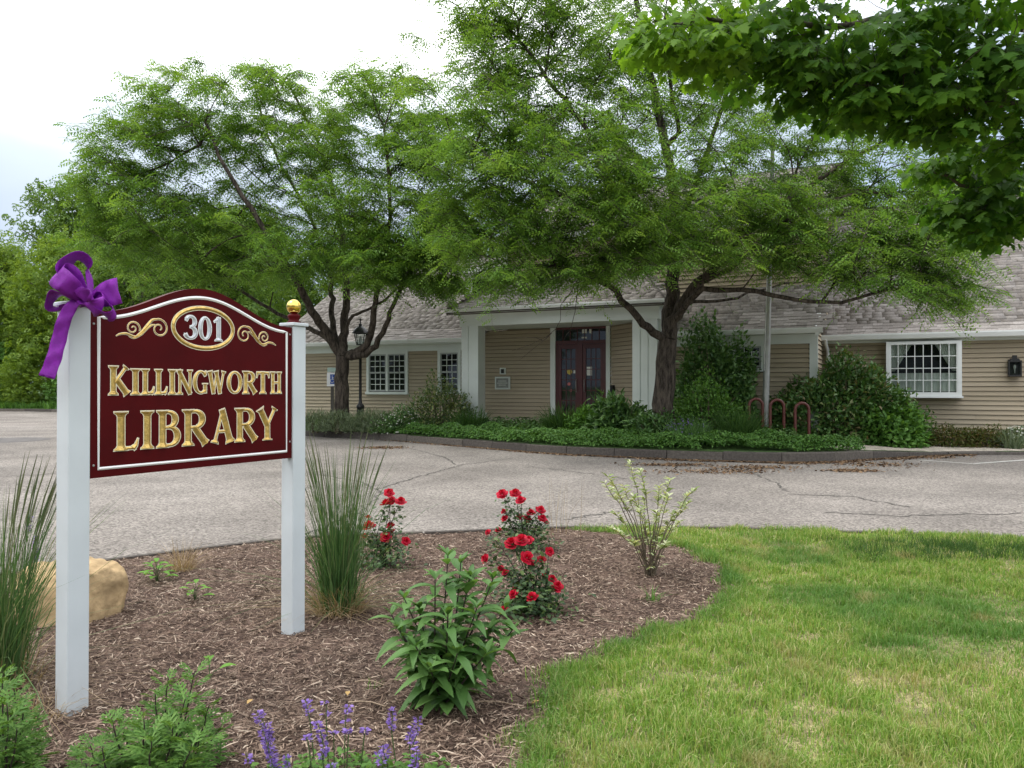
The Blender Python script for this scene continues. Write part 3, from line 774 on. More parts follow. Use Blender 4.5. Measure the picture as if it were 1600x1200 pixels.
def roof(El, Er, Rl, Rr, single_fn=None, thick=0.16, label=None, budget=None):
    """roof plane from eave corners El, Er to ridge corners Rl, Rr in the building frame (eave and ridge parallel)"""
    El, Er, Rl, Rr = [np.array(W(p), float) for p in (El, Er, Rl, Rr)]
    X = (Er - El) / np.linalg.norm(Er - El)
    up = Rl - El; up = up - X * np.dot(up, X); L = np.linalg.norm(up); Yv = up / L
    N = np.cross(X, Yv)
    if N[2] < 0: N = -N
    mb = MB()
    P = [El, Er, Rr, Rl]
    V = [tuple(p - N * thick) for p in P] + [tuple(p - N * .012) for p in P]
    mb.add(V, [(3, 2, 1, 0), (4, 5, 6, 7), (0, 1, 5, 4), (1, 2, 6, 5), (2, 3, 7, 6), (3, 0, 4, 7)])
    rf = mb.build('roof', M_rooffelt, lib)
    if label: rf['label'] = label
    e = 0.143; n = int(L / e)
    ws = []; base = []
    rr = random.Random(5)
    for i in range(n + 1):
        y = i * e - 0.01
        if y > L - .05: break
        lo = np.dot(El + (Rl - El) * y / L - El, X); hi = np.dot(Er + (Rr - Er) * y / L - El, X)
        x = lo - rr.random() * 0.1
        while x < hi - .05:
            w = rr.choice(SH_W)
            x0 = max(x, lo)
            if rr.random() < .5: dz = 0.006
            else: dz = 0.0
            ws.append(w); base.append((x0, y + (0.012 if dz else 0) + rr.random() * .006, dz, i))
            x += w + .004
    base = np.array(base); ws = np.array(ws)
    pos = El + base[:, :1] * X + base[:, 1:2] * Yv + base[:, 2:3] * N
    Mx = np.stack([X, Yv, N], 1)
    pick = np.zeros(len(ws), bool)
    if single_fn is not None:
        px = 800 + 1200 * pos[:, 0] / pos[:, 1]; py = 605 - (pos[:, 2] - EYE) / pos[:, 1] * 1200
        idx = np.flatnonzero(single_fn(px, py)); pick[idx[np.argsort(-py[idx])][:budget or 300]] = True
    bm = BASE[lib]
    for k in np.flatnonzero(pick):
        o = bpy.data.objects.new('shingle', shingle_mesh(float(ws[k]))); C.objects.link(o); o.parent = rf
        o.matrix_basis = Matrix.Translation(Vector(pos[k] - bm)) @ Matrix(Mx.tolist()).to_4x4()
    VV, FF, off = [], [], 0
    for wd in SH_W:
        s = (ws == wd) & ~pick
        if not s.any(): continue
        me = shingle_mesh(wd); TV = np.array([v.co[:] for v in me.vertices]); TF = np.array([p.vertices[:] for p in me.polygons])
        v, f = scatter(TV, TF, np.repeat(Mx[None], s.sum(), 0), pos[s]); VV.append(v); FF.append(f + off); off += len(v)
    if VV:
        o = fast_obj('shingle', np.concatenate(VV), np.concatenate(FF), M_shingle, rf); o['kind'] = 'stuff'
    return rf

def gutter(s0, s1, t, z, drop=.13):
    mb = MBW(); prof = [(0, -drop), (-.10, -drop), (-.135, -.035), (-.135, 0), (-.115, 0), (-.10, -.10), (0, -.10)]
    V = [(s, t + a, z + b) for s in (s0, s1) for a, b in prof]; k = len(prof)
    mb.add(V, [(i, (i + 1) % k, (i + 1) % k + k, i + k) for i in range(k)] + [(0, 1, 2, 3, 4, 5, 6)[::-1], tuple(range(k, 2 * k))])
    return mb.build('gutter', M_gutter, lib)

TL = 22.3      # left wing wall
win_l = [(-16.5, -14.95, 1.36, 2.66), (-13.55, -12.85, 1.36, 2.66)]
wl_ = clap_wall((-20.4, TL), (1, 0), (0, -1), 8.4, GZ - .1, 2.74, [(a + 20.4 - .1, b + 20.4 + .1, c - .11, d + .1) for a, b, c, d in win_l])
window(*win_l[0], TL, 2, 3, 3); window(*win_l[1], TL, 1, 3, 3)
mb = MBW(); mb.box(-20.45, -12.02, TL - .03, TL + .1, 2.74, 2.98); mb.build('frieze', M_trim, lib)
mb = MBW(); mb.box(-20.6, -12.05, TL - .32, TL + .06, 2.955, 2.985); mb.build('soffit', M_trim, lib)
gutter(-20.7, -12.05, TL - .30, 3.12)
mb = MBW(); mb.box(-20.52, -20.40, TL - .03, TL + .1, GZ - .1, 2.76); mb.build('corner_board', M_trim, lib)
roof((-20.8, TL - .36, 3.10), (-12.05, TL - .36, 3.10), (-20.8, TL + 5.2, 6.75), (-10.9, TL + 5.2, 6.75), lambda px, py: (px > 500) & (px < 720) & (py > 470), budget=110)
roof((-10.9, TL + 10.76, 3.10), (-20.8, TL + 10.76, 3.10), (-10.9, TL + 5.2, 6.75), (-20.8, TL + 5.2, 6.75))
clap_wall((-20.4, TL), (0, 1), (-1, 0), 10.4, GZ - .1, 6.6, single=False, zcap=lambda z: (0, 10.4) if z < 3 else ((z - 3) / .656, 10.4 - (z - 3) / .656))
# small dormer on the left roof
mb = MBW(); mb.box(-13.6, -11.1, 24.1, 26.5, 4.6, 5.55); d_ = mb.build('dormer', M_trim, lib)
mb = MBW(); mb.box(-13.3, -12.55, 24.06, 24.10, 4.85, 5.35); mb.build('pane', M_glass, d_)
mb = MBW()
for i in range(6): mb.box(-12.4, -11.2, 24.07 - .012 * (i % 2), 24.10, 4.72 + .115 * i, 4.83 + .115 * i)
mb.build('clapboard', M_side, d_)['kind'] = 'stuff'
mb = MBW(); mb.box(-13.8, -11.0, 23.85, 26.4, 5.55, 5.75); mb.build('cornice', M_gutter, d_)

# --- entrance porch
TP = 20.5; PZ = GZ + .12
mb = MBW(); mb.box(-11.9, -5.4, TP - .12, TL, GZ - .3, PZ); mb.build('porch_floor', M_conc, lib)
clap_wall((-11.99, TL), (1, 0), (0, -1), 2.50, PZ, 3.36)
plq = MBW(); plq.box(-11.46, -10.92, TL - .05, TL - .008, 1.43, 1.84); pl = plq.build('plaque', M_trim, lib)
m = MBW(); m.box(-11.41, -10.97, TL - .058, TL - .05, 1.48, 1.79); m.build('panel', M_plaque, pl)
m = MBW()
for k, (w_, z_) in enumerate(((.15, 1.70), (.19, 1.635), (.13, 1.57))): m.box(-11.19 - w_, -11.19 + w_, TL - .061, TL - .058, z_ - .011, z_ + .011)
m.build('lettering', M_paper, pl)
m = MBW(); m.box(-11.29, -11.08, TL - .04, TL - .008, 1.92, 2.13); bx = m.build('call_box', M_trim, lib)
m = MBW(); m.box(-11.24, -11.13, TL - .05, TL - .04, 1.95, 2.09); m.build('speaker', M_black, bx)
# door surround and doors
DZ = PZ + .02
m = MBW(); m.box(-9.50, -9.33, TL - .06, TL + .05, PZ, 3.36); m.build('door_casing', M_trim, lib)
m = MBW(); m.box(-7.66, -7.53, TL - .06, TL + .05, PZ, 3.36); m.build('door_casing', M_trim, lib)
m = MBW(); m.box(-9.33, -7.66, TL + .10, TL + .14, PZ, 3.36); m.build('doorway_back', M_dark, lib)
m = MBW(); m.box(-9.33, -7.66, TL - .02, TL + .06, 2.84, 2.95); m.box(-9.33, -9.26, TL - .02, TL + .06, PZ, 2.84); m.box(-7.73, -7.66, TL - .02, TL + .06, PZ, 2.84)
m.box(-8.555, -8.435, TL - .03, TL + .06, PZ, 2.84); m.box(-9.33, -7.66, TL - .02, TL + .06, 3.30, 3.36); m.build('door_frame', M_reddoor, lib)
m = MBW(); m.box(-9.33, -7.66, TL + .02, TL + .03, 2.95, 3.30); tr = m.build('transom', M_glass, lib)
m = MBW()
for i in range(1, 7): m.box(-9.33 + 1.67 * i / 7 - .012, -9.33 + 1.67 * i / 7 + .012, TL + .005, TL + .02, 2.95, 3.30)
m.build('muntin', M_reddoor, tr)
m = MBW(); m.box(-8.46, -8.30, TL + .008, TL + .014, 3.17, 3.29); m.box(-8.22, -8.14, TL + .008, TL + .014, 3.16, 3.29); m.box(-8.47, -8.30, TL + .008, TL + .014, 3.01, 3.06); m.build('notice', M_paper, tr)
def door(s0, s1, hs):
    f = .11; d = MBW(); z0, z1 = DZ, 2.83
    d.box(s0, s0 + f, TL - .01, TL + .04, z0, z1); d.box(s1 - f, s1, TL - .01, TL + .04, z0, z1)
    d.box(s0 + f, s1 - f, TL - .009, TL + .039, z0, z0 + .22); d.box(s0 + f, s1 - f, TL - .009, TL + .039, z1 - .13, z1)
    dd = d.build('door', M_reddoor, lib)
    nx, nz = 3, 6; xa, xb, za, zb = s0 + f, s1 - f, z0 + .22, z1 - .13
    for i in range(nx):
        for j in range(nz):
            m = MBW(); m.box(xa + (xb - xa) * i / nx + .008, xa + (xb - xa) * (i + 1) / nx - .008, TL + .012, TL + .018, za + (zb - za) * j / nz + .008, za + (zb - za) * (j + 1) / nz - .008)
            m.build('pane', M_glass, dd)
    m = MBW()
    for i in range(1, nx): x = xa + (xb - xa) * i / nx; m.box(x - .012, x + .012, TL, TL + .025, za, zb)
    for j in range(1, nz): z = za + (zb - za) * j / nz; m.box(xa, xb, TL + .001, TL + .024, z - .012, z + .012)
    m.build('muntin', M_reddoor, dd)
    m = MBW(); m.tube([W2 for W2 in [(hs, TL - .01, 1.35), (hs, TL - .07, 1.38), (hs, TL - .07, 1.72), (hs, TL - .01, 1.75)]], .012, 6); m.build('handle', M_pole, dd)
    return dd
dl = door(-9.25, -8.56, -8.63); dr = door(-8.43, -7.74, -8.36)
def disc(s, z, r, mat, par, nm):
    m = MBW(); n = 18; V = [(s + r * math.cos(6.283 * k / n), y, z + r * math.sin(6.283 * k / n)) for y in (TL + .010, TL + .004) for k in range(n)]
    m.add(V, [tuple(range(n, 2 * n)), ] + [(k, (k + 1) % n, (k + 1) % n + n, k + n) for k in range(n)]); m.build(nm, mat, par)
disc(-8.87, 1.98, .085, M_yellow, dl, 'sticker'); disc(-8.89, 1.60, .05, M_pink, dl, 'sticker'); disc(-8.83, 1.40, .04, M_pink, dl, 'sticker')
m = MBW(); m.box(-8.30, -8.13, TL + .002, TL + .010, 1.86, 2.13); m.build('notice', M_paper, dr)
m = MBW(); m.box(-8.74, -8.68, TL + .002, TL + .010, 1.93, 2.03); m.build('notice', M_paper, dl)
# splayed wall between the door and the right column
q = 1 / math.sqrt(2)
clap_wall((-7.53, TL), (q, -q), (-q, -q), 1.72, PZ, 3.36)
def OnSplay(x, o): return (-7.53 + q * x - q * o, TL - q * x - q * o)
m = MB(); P0 = OnSplay(.16, .03); P1 = OnSplay(.34, .03); P2 = OnSplay(.16, .10); P3 = OnSplay(.34, .10)
m.hexa([W((p[0], p[1], z)) for z in (1.28, 1.56) for p in (P0, P1, P2, P3)]); m.build('mailbox', M_black, lib)
# columns: panelled boards
def column(s0, s1, t0, t1, z0, z1, grooves):
    m = MBW(); m.box(s0, s1, t0, t1, z0, z1); c = m.build('column', M_trim, lib)
    m = MBW()
    xs = [s0 - .02] + grooves + [s1 + .02]
    for a, b in zip(xs[:-1], xs[1:]): m.box(a + .012, b - .012, t0 - .022, t0 - .001, z0, z1 - .002)
    m.build('panel', M_trim, c)
    m = MBW(); m.box(s0 - .05, s1 + .05, t0 - .05, t1 + .03, z0, z0 + .2); m.build('plinth', M_trim, c)
column(-11.69, -11.13, TP, TP + .45, PZ, 3.36, [-11.46])
column(-6.28, -5.60, TP, TP + .5, PZ, 3.36, [-6.06, -5.84])
mb = MBW(); mb.box(-5.598, -5.52, TP + .1, 20.97, GZ, 3.36); mb.build('porch_side_panel', M_trim, lib)
mb = MBW(); mb.box(-11.76, -5.53, TP - .03, TP + .20, 3.36, 3.72); mb.build('fascia', M_trim, lib)
mb = MBW(); mb.box(-11.76, -5.53, TP + .201, TL - .01, 3.37, 3.42); mb.build('porch_ceiling', M_trim, lib)
mb = MBW(); mb.box(-11.76, -11.56, TP + .2, TL, 3.361, 3.72); mb.box(-5.73, -5.53, TP + .2, TL, 3.361, 3.72); mb.build('side_beam', M_trim, lib)
mb = MBW(); mb.box(-12.0, -5.30, TP - .33, TL, 3.721, 3.80); mb.build('soffit', M_trim, lib)
gutter(-12.02, -5.28, TP - .33, 3.86, .10)
roof((-12.06, TP - .38, 3.83), (-5.24, TP - .38, 3.83), (-10.95, TL + .25, 5.05), (-6.6, TL + .25, 5.05), lambda px, py: (px > 705) & (px < 900) & (py > 430), budget=90)
roof((-12.06, TL + .25, 3.83), (-12.06, TP - .38, 3.83), (-10.95, TL + .25, 5.05), (-10.95, TL + .2, 5.05))
roof((-5.24, TP - .38, 3.83), (-5.24, TL + .25, 3.83), (-6.6, TL + .2, 5.05), (-6.6, TL + .25, 5.05))
# --- taller centre block with ridge along the facade, cupola on top
clap_wall((-11.1, TL + .1), (1, 0), (0, -1), 9.6, 3.3, 6.1, single=False)
clap_wall((-11.1, TL + .1), (0, 1), (-1, 0), 10, 3.3, 8.6, single=False, zcap=lambda z: (0, 10) if z < 6.1 else ((z - 6.1) * 2, 10 - (z - 6.1) * 2))
clap_wall((-1.5, TL + .1), (0, 1), (1, 0), 10, 3.3, 8.6, single=False, zcap=lambda z: (0, 10) if z < 6.1 else ((z - 6.1) * 2, 10 - (z - 6.1) * 2))
mb = MBW(); mb.box(-11.22, -11.06, TL + .02, TL + .2, 3.3, 6.1); mb.build('corner_board', M_trim, lib)
mb = MBW(); mb.box(-11.2, -1.4, TL - .25, TL + .2, 6.02, 6.14); mb.build('soffit', M_gutter, lib)
gutter(-11.4, -1.2, TL - .25, 6.24)
roof((-11.5, TL - .32, 6.2), (-1.1, TL - .32, 6.2), (-11.5, TL + 5.1, 8.85), (-1.1, TL + 5.1, 8.85))
roof((-1.1, TL + 10.5, 6.2), (-11.5, TL + 10.5, 6.2), (-1.1, TL + 5.1, 8.85), (-11.5, TL + 5.1, 8.85))
m = MBW(); m.box(-9.5, -8.1, 26.7, 28.1, 8.2, 8.72); cu = m.build('cupola', M_gutter, lib)
m = MBW()
for cs_, ct in ((-9.4, 26.8), (-8.2, 26.8), (-9.4, 28.0), (-8.2, 28.0)): m.box(cs_ - .09, cs_ + .09, ct - .09, ct + .09, 8.72, 9.75)
m.build('corner_post', M_gutter, cu)
m = MBW()
for i in range(9):
    z = 8.78 + i * .105
    for t0_ in (26.80, 27.95): m.box(-9.31, -8.29, t0_ - .03, t0_ + .05, z, z + .05)
    m.box(-9.45, -9.36, 26.9, 27.9, z, z + .05); m.box(-8.24, -8.15, 26.9, 27.9, z, z + .05)
m.build('louvre', M_gutter, cu)['kind'] = 'stuff'
m = MBW(); m.box(-9.25, -8.35, 26.95, 27.85, 8.72, 9.75); m.build('core', M_dark, cu)
m = MBW(); m.box(-9.65, -7.95, 26.55, 28.25, 9.75, 9.85); m.add([(-9.6, 26.6, 9.85), (-8.0, 26.6, 9.85), (-8.0, 28.2, 9.85), (-9.6, 28.2, 9.85), (-8.8, 27.4, 10.7)], [(0, 1, 4), (1, 2, 4), (2, 3, 4), (3, 0, 4)]); m.build('cap', M_rooffelt, cu)

# --- middle bay with small window, return wall to the right wing
TM = 21.0
mw = (-3.62, -2.95, 2.02, 2.58)
clap_wall((-5.50, TM), (1, 0), (0, -1), 3.90, GZ - .1, 2.62, [(mw[0] + 5.50 - .1, mw[1] + 5.50 + .1, mw[2] - .11, mw[3] + .1)])
window(*mw, TM, 1, 3, 2, casing=.09)
mb = MBW(); mb.box(-5.50, -1.62, TM - .03, TM + .1, 2.62, 2.86); mb.build('frieze', M_trim, lib)
mb = MBW(); mb.box(-1.76, -1.565, TM - .034, TM + .10, GZ - .1, 2.86); mb.build('corner_board', M_trim, lib)
mb = MBW(); mb.box(-5.50, -1.5, TM - .3, TM + .05, 2.861, 2.89); mb.build('soffit', M_trim, lib)
gutter(-5.22, -1.42, TM - .30, 3.0)
roof((-5.20, TM - .36, 2.98), (-1.42, TM - .36, 2.98), (-5.20, TM + 4.6, 6.7), (-1.42, TM + 4.6, 6.7), lambda px, py: (px > 1150) & (py > 460) & (py < 530), budget=40)
clap_wall((-1.6, TM), (0, 1), (1, 0), 4.4, GZ - .1, 6.2, zcap=lambda z: (0, 4.4) if z < 3.0 else ((z - 3.0) / .75, 4.4), single=True)
m = MBW(); m.hexa([(-1.60, TM - .38, 2.80), (-1.50, TM - .38, 2.80), (-1.60, TM - .38, 2.98), (-1.50, TM - .38, 2.98), (-1.60, TM + 4.6, 6.52), (-1.50, TM + 4.6, 6.52), (-1.60, TM + 4.6, 6.70), (-1.50, TM + 4.6, 6.70)]); m.build('rake_board', M_gutter, lib)

# --- right wing with the projecting box window
TR = 23.0
bw = (0.0, 1.74, 1.27, 2.70)
clap_wall((-1.6, TR), (1, 0), (0, -1), 11.0, GZ - .1, 2.70, [(bw[0] + 1.6 - .0, bw[1] + 1.6 + .0, bw[2] - .05, bw[3] + .1)])
mb = MBW(); mb.box(-1.6, 9.4, TR - .03, TR + .1, 2.701, 2.76); mb.build('frieze', M_trim, lib)
mb = MBW(); mb.box(-1.6, 9.6, TR - .34, TR + .06, 2.761, 2.79); mb.build('soffit', M_trim, lib)
gutter(-1.62, 9.7, TR - .32, 2.92, .14)
roof((-1.6, TR - .38, 2.90), (9.7, TR - .38, 2.90), (-1.6, TR + 6.0, 7.55), (9.7, TR + 6.0, 7.55), lambda px, py: (px > 1290) & (px < 1640) & (py > 400), budget=300 - 240)
roof((9.7, TR + 12.4, 2.90), (-1.6, TR + 12.4, 2.90), (9.7, TR + 6.0, 7.55), (-1.6, TR + 6.0, 7.55))
m = MBW(); m.tube([(-1.48, TR - .40, 2.80), (-1.48, TR - .36, 2.68), (-1.45, TR - .1, 2.52), (-1.45, TR - .06, 2.3), (-1.45, TR - .06, GZ)], .045, 8); m.build('downspout', M_gutter, lib)
def box_window():
    s0, s1, z0, z1 = bw; t = TR - .34
    m = MBW()
    m.box(s0, s0 + .09, t, t + .34, z0, z1); m.box(s1 - .09, s1, t, t + .34, z0, z1); m.box(s0 + .09, s1 - .09, t + .001, t + .34, z0, z0 + .10); m.box(s0 + .09, s1 - .09, t + .001, t + .34, z1 - .08, z1 - .001)
    m.box(s0 - .03, s1 + .03, t - .03, t + .34, z0 - .045, z0 - .001)
    w = m.build('box_window', M_gutter, lib)
    a, b, za, zb = s0 + .09, s1 - .09, z0 + .10, z1 - .08
    m = MBW()
    for f0, f1 in ((a, a + .03), (b - .03, b)): m.box(f0, f1, t + .01, t + .06, za, zb)
    m.build('sash', M_gutter, w)
    m = MBW()
    for i in range(1, 8): x = a + (b - a) * i / 8; m.box(x - .010, x + .010, t + .015, t + .05, za, zb)
    for j in range(1, 4): z = za + (zb - za) * j / 4; m.box(a, b, t + .016, t + .049, z - .010, z + .010)
    m.build('muntin', M_gutter, w)
    for i in range(8):
        for j in range(4):
            m = MBW(); m.box(a + (b - a) * i / 8 + .010, a + (b - a) * (i + 1) / 8 - .010, t + .030, t + .034, za + (zb - za) * j / 4 + .010, za + (zb - za) * (j + 1) / 4 - .010); m.build('pane', M_glass_clear, w)
    def cloth(x0f, x1f, zt, zb_, n=60):
        V = []
        for k in range(n + 1):
            u = k / n
            for z, f in ((zt, 0), ((zt + zb_) / 2, .5), (zb_, 1)):
                x = x0f(f) + (x1f(f) - x0f(f)) * u
                V.append((x, t + .10 + .022 * math.sin(u * n * 0.9) + .008 * math.sin(u * 37), z))
        F = [(k * 3 + c, (k + 1) * 3 + c, (k + 1) * 3 + c + 1, k * 3 + c + 1) for k in range(n) for c in range(2)]
        m = MBW(); m.add(V, F, smooth=True); m.build('curtain', M_curtain, w)
    cloth(lambda f: a, lambda f: b, za + .50, za + .02)
    cloth(lambda f: a, lambda f: a + .52 - .40 * f, zb, za + .55); cloth(lambda f: b - .52 + .40 * f, lambda f: b, zb, za + .55)
    m = MBW(); m.box(a, b, t + .30, t + .33, za, zb); m.build('interior', M_dark, w)
box_window()
# black lantern on the wall
ls, lz = 2.90, 1.80
m = MBW(); m.box(ls - .13, ls + .13, TR - .05, TR - .006, lz - .02, lz + .40); ln = m.build('wall_lantern', M_black, lib)
m = MBW(); m.box(ls - .14, ls + .14, TR - .26, TR - .05, lz - .03, lz + .01); m.box(ls - .14, ls + .14, TR - .26, TR - .05, lz + .33, lz + .37)
m.box(ls - .09, ls + .09, TR - .22, TR - .07, lz + .37, lz + .42); m.box(ls - .05, ls + .05, TR - .18, TR - .10, lz + .42, lz + .50)
for a, b in ((ls - .14, ls - .115), (ls + .115, ls + .14)):
    for c, d in ((TR - .26, TR - .235), (TR - .08, TR - .05)): m.box(a, b, c, d, lz + .01, lz + .33)
m.build('cage', M_black, ln)
m = MBW(); m.box(ls - .11, ls + .11, TR - .232, TR - .228, lz + .01, lz + .33); m.build('pane', M_glass_clear, ln)
m = MBW(); m.lathe((ls, TR - .15, lz + .05), [(.012, 0), (.016, .1), (.03, .14), (.032, .18), (.012, .23)], 10); m.build('bulb', M_lampglass, ln)

# ------------------------------------------------------------------ the library sign
EX = np.array([0.516, 0.857]); EX /= np.linalg.norm(EX); NN = np.array([EX[1], -EX[0]])
S0 = np.array([-2.028, 3.516])
def SW(v):
    """sign frame: s along the board, o out of its face, z up"""
    p = S0 + EX * v[0] + NN * v[1]; return (p[0], p[1], v[2])
sign = root('library_sign', SW((.7, -.05, 0)), 'maroon library sign with gold carved lettering on two white posts', 'sign')
def MBS(): return MB(tf=SW)
def post(s, top, finial):
    w = .102
    m = MBS(); lean = -.006
    m.hexa([(s + a + lean * (z < 0) , b, z) for z in (-.15, top) for b in (0, -w) for a in (0, w)])
    p = m.build('post', M_white, sign, bevel=.006)
    m = MBS(); c = .012
    m.box(s - c, s + w + c, -w - c, c, top, top + .02); 
    m.build('post_cap', M_white, p, bevel=.004)
    if finial:
        m = MBS(); x, y = s + w / 2, -w / 2
        m.lathe((x, y, top + .02), [(.042, 0), (.042, .008), (.030, .016), (.034, .030), (.040, .040), (.036, .052), (.026, .058)], 20); m.build('finial_base', M_maroon, p)
        m = MBS(); R_ = .046; m.lathe((x, y, top + .02 + .058 + R_ * .95), [(max(.001, R_ * math.sin(k * math.pi / 14)), -R_ * math.cos(k * math.pi / 14)) for k in range(15)], 24); m.build('finial_ball', M_gold_ball, p)
M_gold_ball = plain('gold_ball', (0.80, 0.55, 0.13), 0.12, metal=1.0, var=0.04)
post(0, 1.875, False); post(1.353, 1.875, True)
bs0, bs1, bz0 = .104, 1.351, 1.070
def bell(s, hw=.58, c=.7275): x = abs(s - c); return .5 * (1 + math.cos(math.pi * x / hw)) if x < hw else 0.0
ztop = lambda s: 1.865 + .165 * bell(s)
def board_poly(inset, zb, zt, n=48):
    a, b = bs0 + inset, bs1 - inset
    return [(a, zb), (b, zb)] + [(b + (a - b) * k / n, zt(b + (a - b) * k / n)) for k in range(n + 1)]
m = MBS(); m.prism(board_poly(0, bz0, ztop), lambda p: (p[0], -.012, p[1]), lambda p: (p[0], -.052, p[1])); board = m.build('board', M_maroon, sign)
OF = -.012      # face of the board
def ridge(m, P, w, closed=False, h=None, mi=0, base=OF + .0008):
    """V-section band along 2D points P (s, z) of width w, its crest raised"""
    P = np.asarray(P, float); n = len(P); w = np.broadcast_to(np.asarray(w, float), (n,))
    if closed: T = np.roll(P, -1, 0) - np.roll(P, 1, 0)
    else: T = np.gradient(P, axis=0)
    T /= np.linalg.norm(T, axis=1)[:, None] + 1e-12; N = np.stack([-T[:, 1], T[:, 0]], 1)
    V = []
    for i in range(n):
        hh = (w[i] * .34 if h is None else h)
        a = P[i] + N[i] * w[i] / 2; b = P[i] - N[i] * w[i] / 2
        V += [(a[0], base, a[1]), (P[i][0], base + hh, P[i][1]), (b[0], base, b[1])]
    F = []
    for i in range(n if closed else n - 1):
        j = (i + 1) % n; F += [(i*3, j*3, j*3+1, i*3+1), (i*3+1, j*3+1, j*3+2, i*3+2)]
    m.add(V, F, mi)
def flat(m, P, w, closed=False, mi=1, base=OF + .0006): ridge(m, P, w, closed, h=.0004, mi=mi, base=base)
# white border
m = MBS(); bp = board_poly(.042, 1.113, lambda s: 1.833 + .148 * bell(s))
dens = []
for a, b in zip(bp, bp[1:] + bp[:1]): dens += [(a[0] + (b[0] - a[0]) * k / 2, a[1] + (b[1] - a[1]) * k / 2) for k in range(2)]
ridge(m, bp, .017, closed=True, h=.005); m.build('border', M_white_line, board)
# oval ring
m = MBS(); oc = (.728, 1.818); el = lambda rx_, rz_: [(oc[0] + rx_ * math.cos(6.2832 * k / 64), oc[1] + rz_ * math.sin(6.2832 * k / 64)) for k in range(64)]
flat(m, el(.187, .108), .026, True); ridge(m, el(.187, .108), .019, True, base=OF + .0012); m.build('oval_ring', [M_gold, M_cream], board)

# --- glyphs: strokes in a unit-high box, each a list of (points, widths)
TK, TN = .185, .065
def stem(x, y0=0., y1=1., w=TK, b=True, t=True, sf=None):
    sf = sf or w * 2.0
    ys = [0, .03, .065, .12, .5, .88, .935, .97, 1]
    ws = [sf if b else w, sf * .92 if b else w, w * 1.3 if b else w, w, w, w, w * 1.3 if t else w, sf * .92 if t else w, sf if t else w]
    return ([(x, y0 + (y1 - y0) * y) for y in ys], ws)
def bar(x0, y0, x1, y1, w=TN, w1=None): 
    k = 8; w1 = w if w1 is None else w1
    return ([(x0 + (x1 - x0) * i / k, y0 + (y1 - y0) * i / k) for i in range(k + 1)], [w + (w1 - w) * i / k for i in range(k + 1)])
def bowl(cx, cy, rx_, ry_, a0, a1, thick=TK, thin=TN, n=28):
    P, Wd = [], []
    for i in range(n + 1):
        a = R(a0 + (a1 - a0) * i / n); P.append((cx + rx_ * math.cos(a), cy + ry_ * math.sin(a))); Wd.append(thin + (thick - thin) * abs(math.cos(a)) ** 1.6)
    return (P, Wd)
def diag(x0, y0, x1, y1, w, s0=None, s1=None):
    ts = [0, .035, .08, .14, .5, .86, .92, .965, 1]
    ws = [s0 or w, (s0 or w) * .85 if s0 else w, w * 1.15 if s0 else w, w, w, w, w * 1.15 if s1 else w, (s1 or w) * .85 if s1 else w, s1 or w]
    return ([(x0 + (x1 - x0) * t, y0 + (y1 - y0) * t) for t in ts], ws)
GLY = {
 'I': (.40, [stem(.20)]),
 'L': (.66, [stem(.20), bar(.2, .035, .56, .035), ([(.50, .03), (.57, .10), (.62, .27)], [.14, .09, .02])]),
 'K': (.86, [stem(.20), diag(.26, .42, .70, .97, .085, None, .26), diag(.34, .52, .74, .03, .20, None, .32)]),
 'N': (.86, [stem(.16, w=.085, sf=.27), stem(.74, w=.085, sf=.27, b=False), diag(.10, .98, .74, .02, .18)]),
 'G': (.86, [bowl(.44, .5, .36, .47, 42, 318), ([(.71, .80), (.725, .90), (.73, .98)], [.03, .07, .03]), stem(.70, .05, .42, w=.15, sf=.30, b=False)]),
 'W': (1.20, [diag(.12, .98, .38, .02, .17, .30), diag(.38, .02, .60, .90, .075), diag(.56, .98, .82, .02, .17, .28), diag(.82, .02, 1.08, .97, .075, None, .24)]),
 'O': (.92, [bowl(.46, .5, .37, .47, 0, 360)]),
 'R': (.84, [stem(.20), bar(.2, .965, .42, .965), bowl(.40, .735, .24, .235, 90, -90), bar(.2, .50, .42, .50), diag(.40, .50, .74, .03, .19, None, .27)]),
 'T': (.74, [stem(.37, t=False), bar(.06, .965, .68, .965, .075), ([(.07, .98), (.05, .86), (.035, .76)], [.10, .06, .015]), ([(.67, .98), (.69, .86), (.705, .76)], [.10, .06, .015])]),
 'H': (.88, [stem(.19, w=.165), stem(.69, w=.165), bar(.2, .50, .69, .50, .07)]),
 'B': (.78, [stem(.20), bar(.2, .965, .40, .965), bowl(.38, .755, .21, .21, 90, -90), bar(.2, .535, .42, .535), bowl(.40, .285, .26, .25, 90, -90), bar(.2, .035, .42, .035)]),
 'A': (.92, [diag(.16, .02, .46, .98, .075, .27, None), diag(.44, .99, .76, .02, .20, None, .36), bar(.27, .34, .64, .34, .06)]),
 'Y': (.86, [diag(.16, .97, .45, .44, .19, .32), diag(.74, .97, .45, .44, .08, .25), stem(.45, 0, .46, t=False)]),
 '3': (.62, [bowl(.27, .745, .19, .225, 150, -82, .15, .06), bowl(.26, .275, .23, .245, 88, -155, .17, .06), ([(.10, .84), (.085, .80)], [.11, .09]), ([(.06, .18), (.055, .145)], [.12, .10])]),
 '0': (.66, [bowl(.33, .5, .22, .465, 0, 360, .16, .06)]),
 '1': (.44, [stem(.25, w=.16, sf=.36, t=False), ([(.06, .83), (.14, .885), (.25, .985)], [.04, .09, .10])]),
}
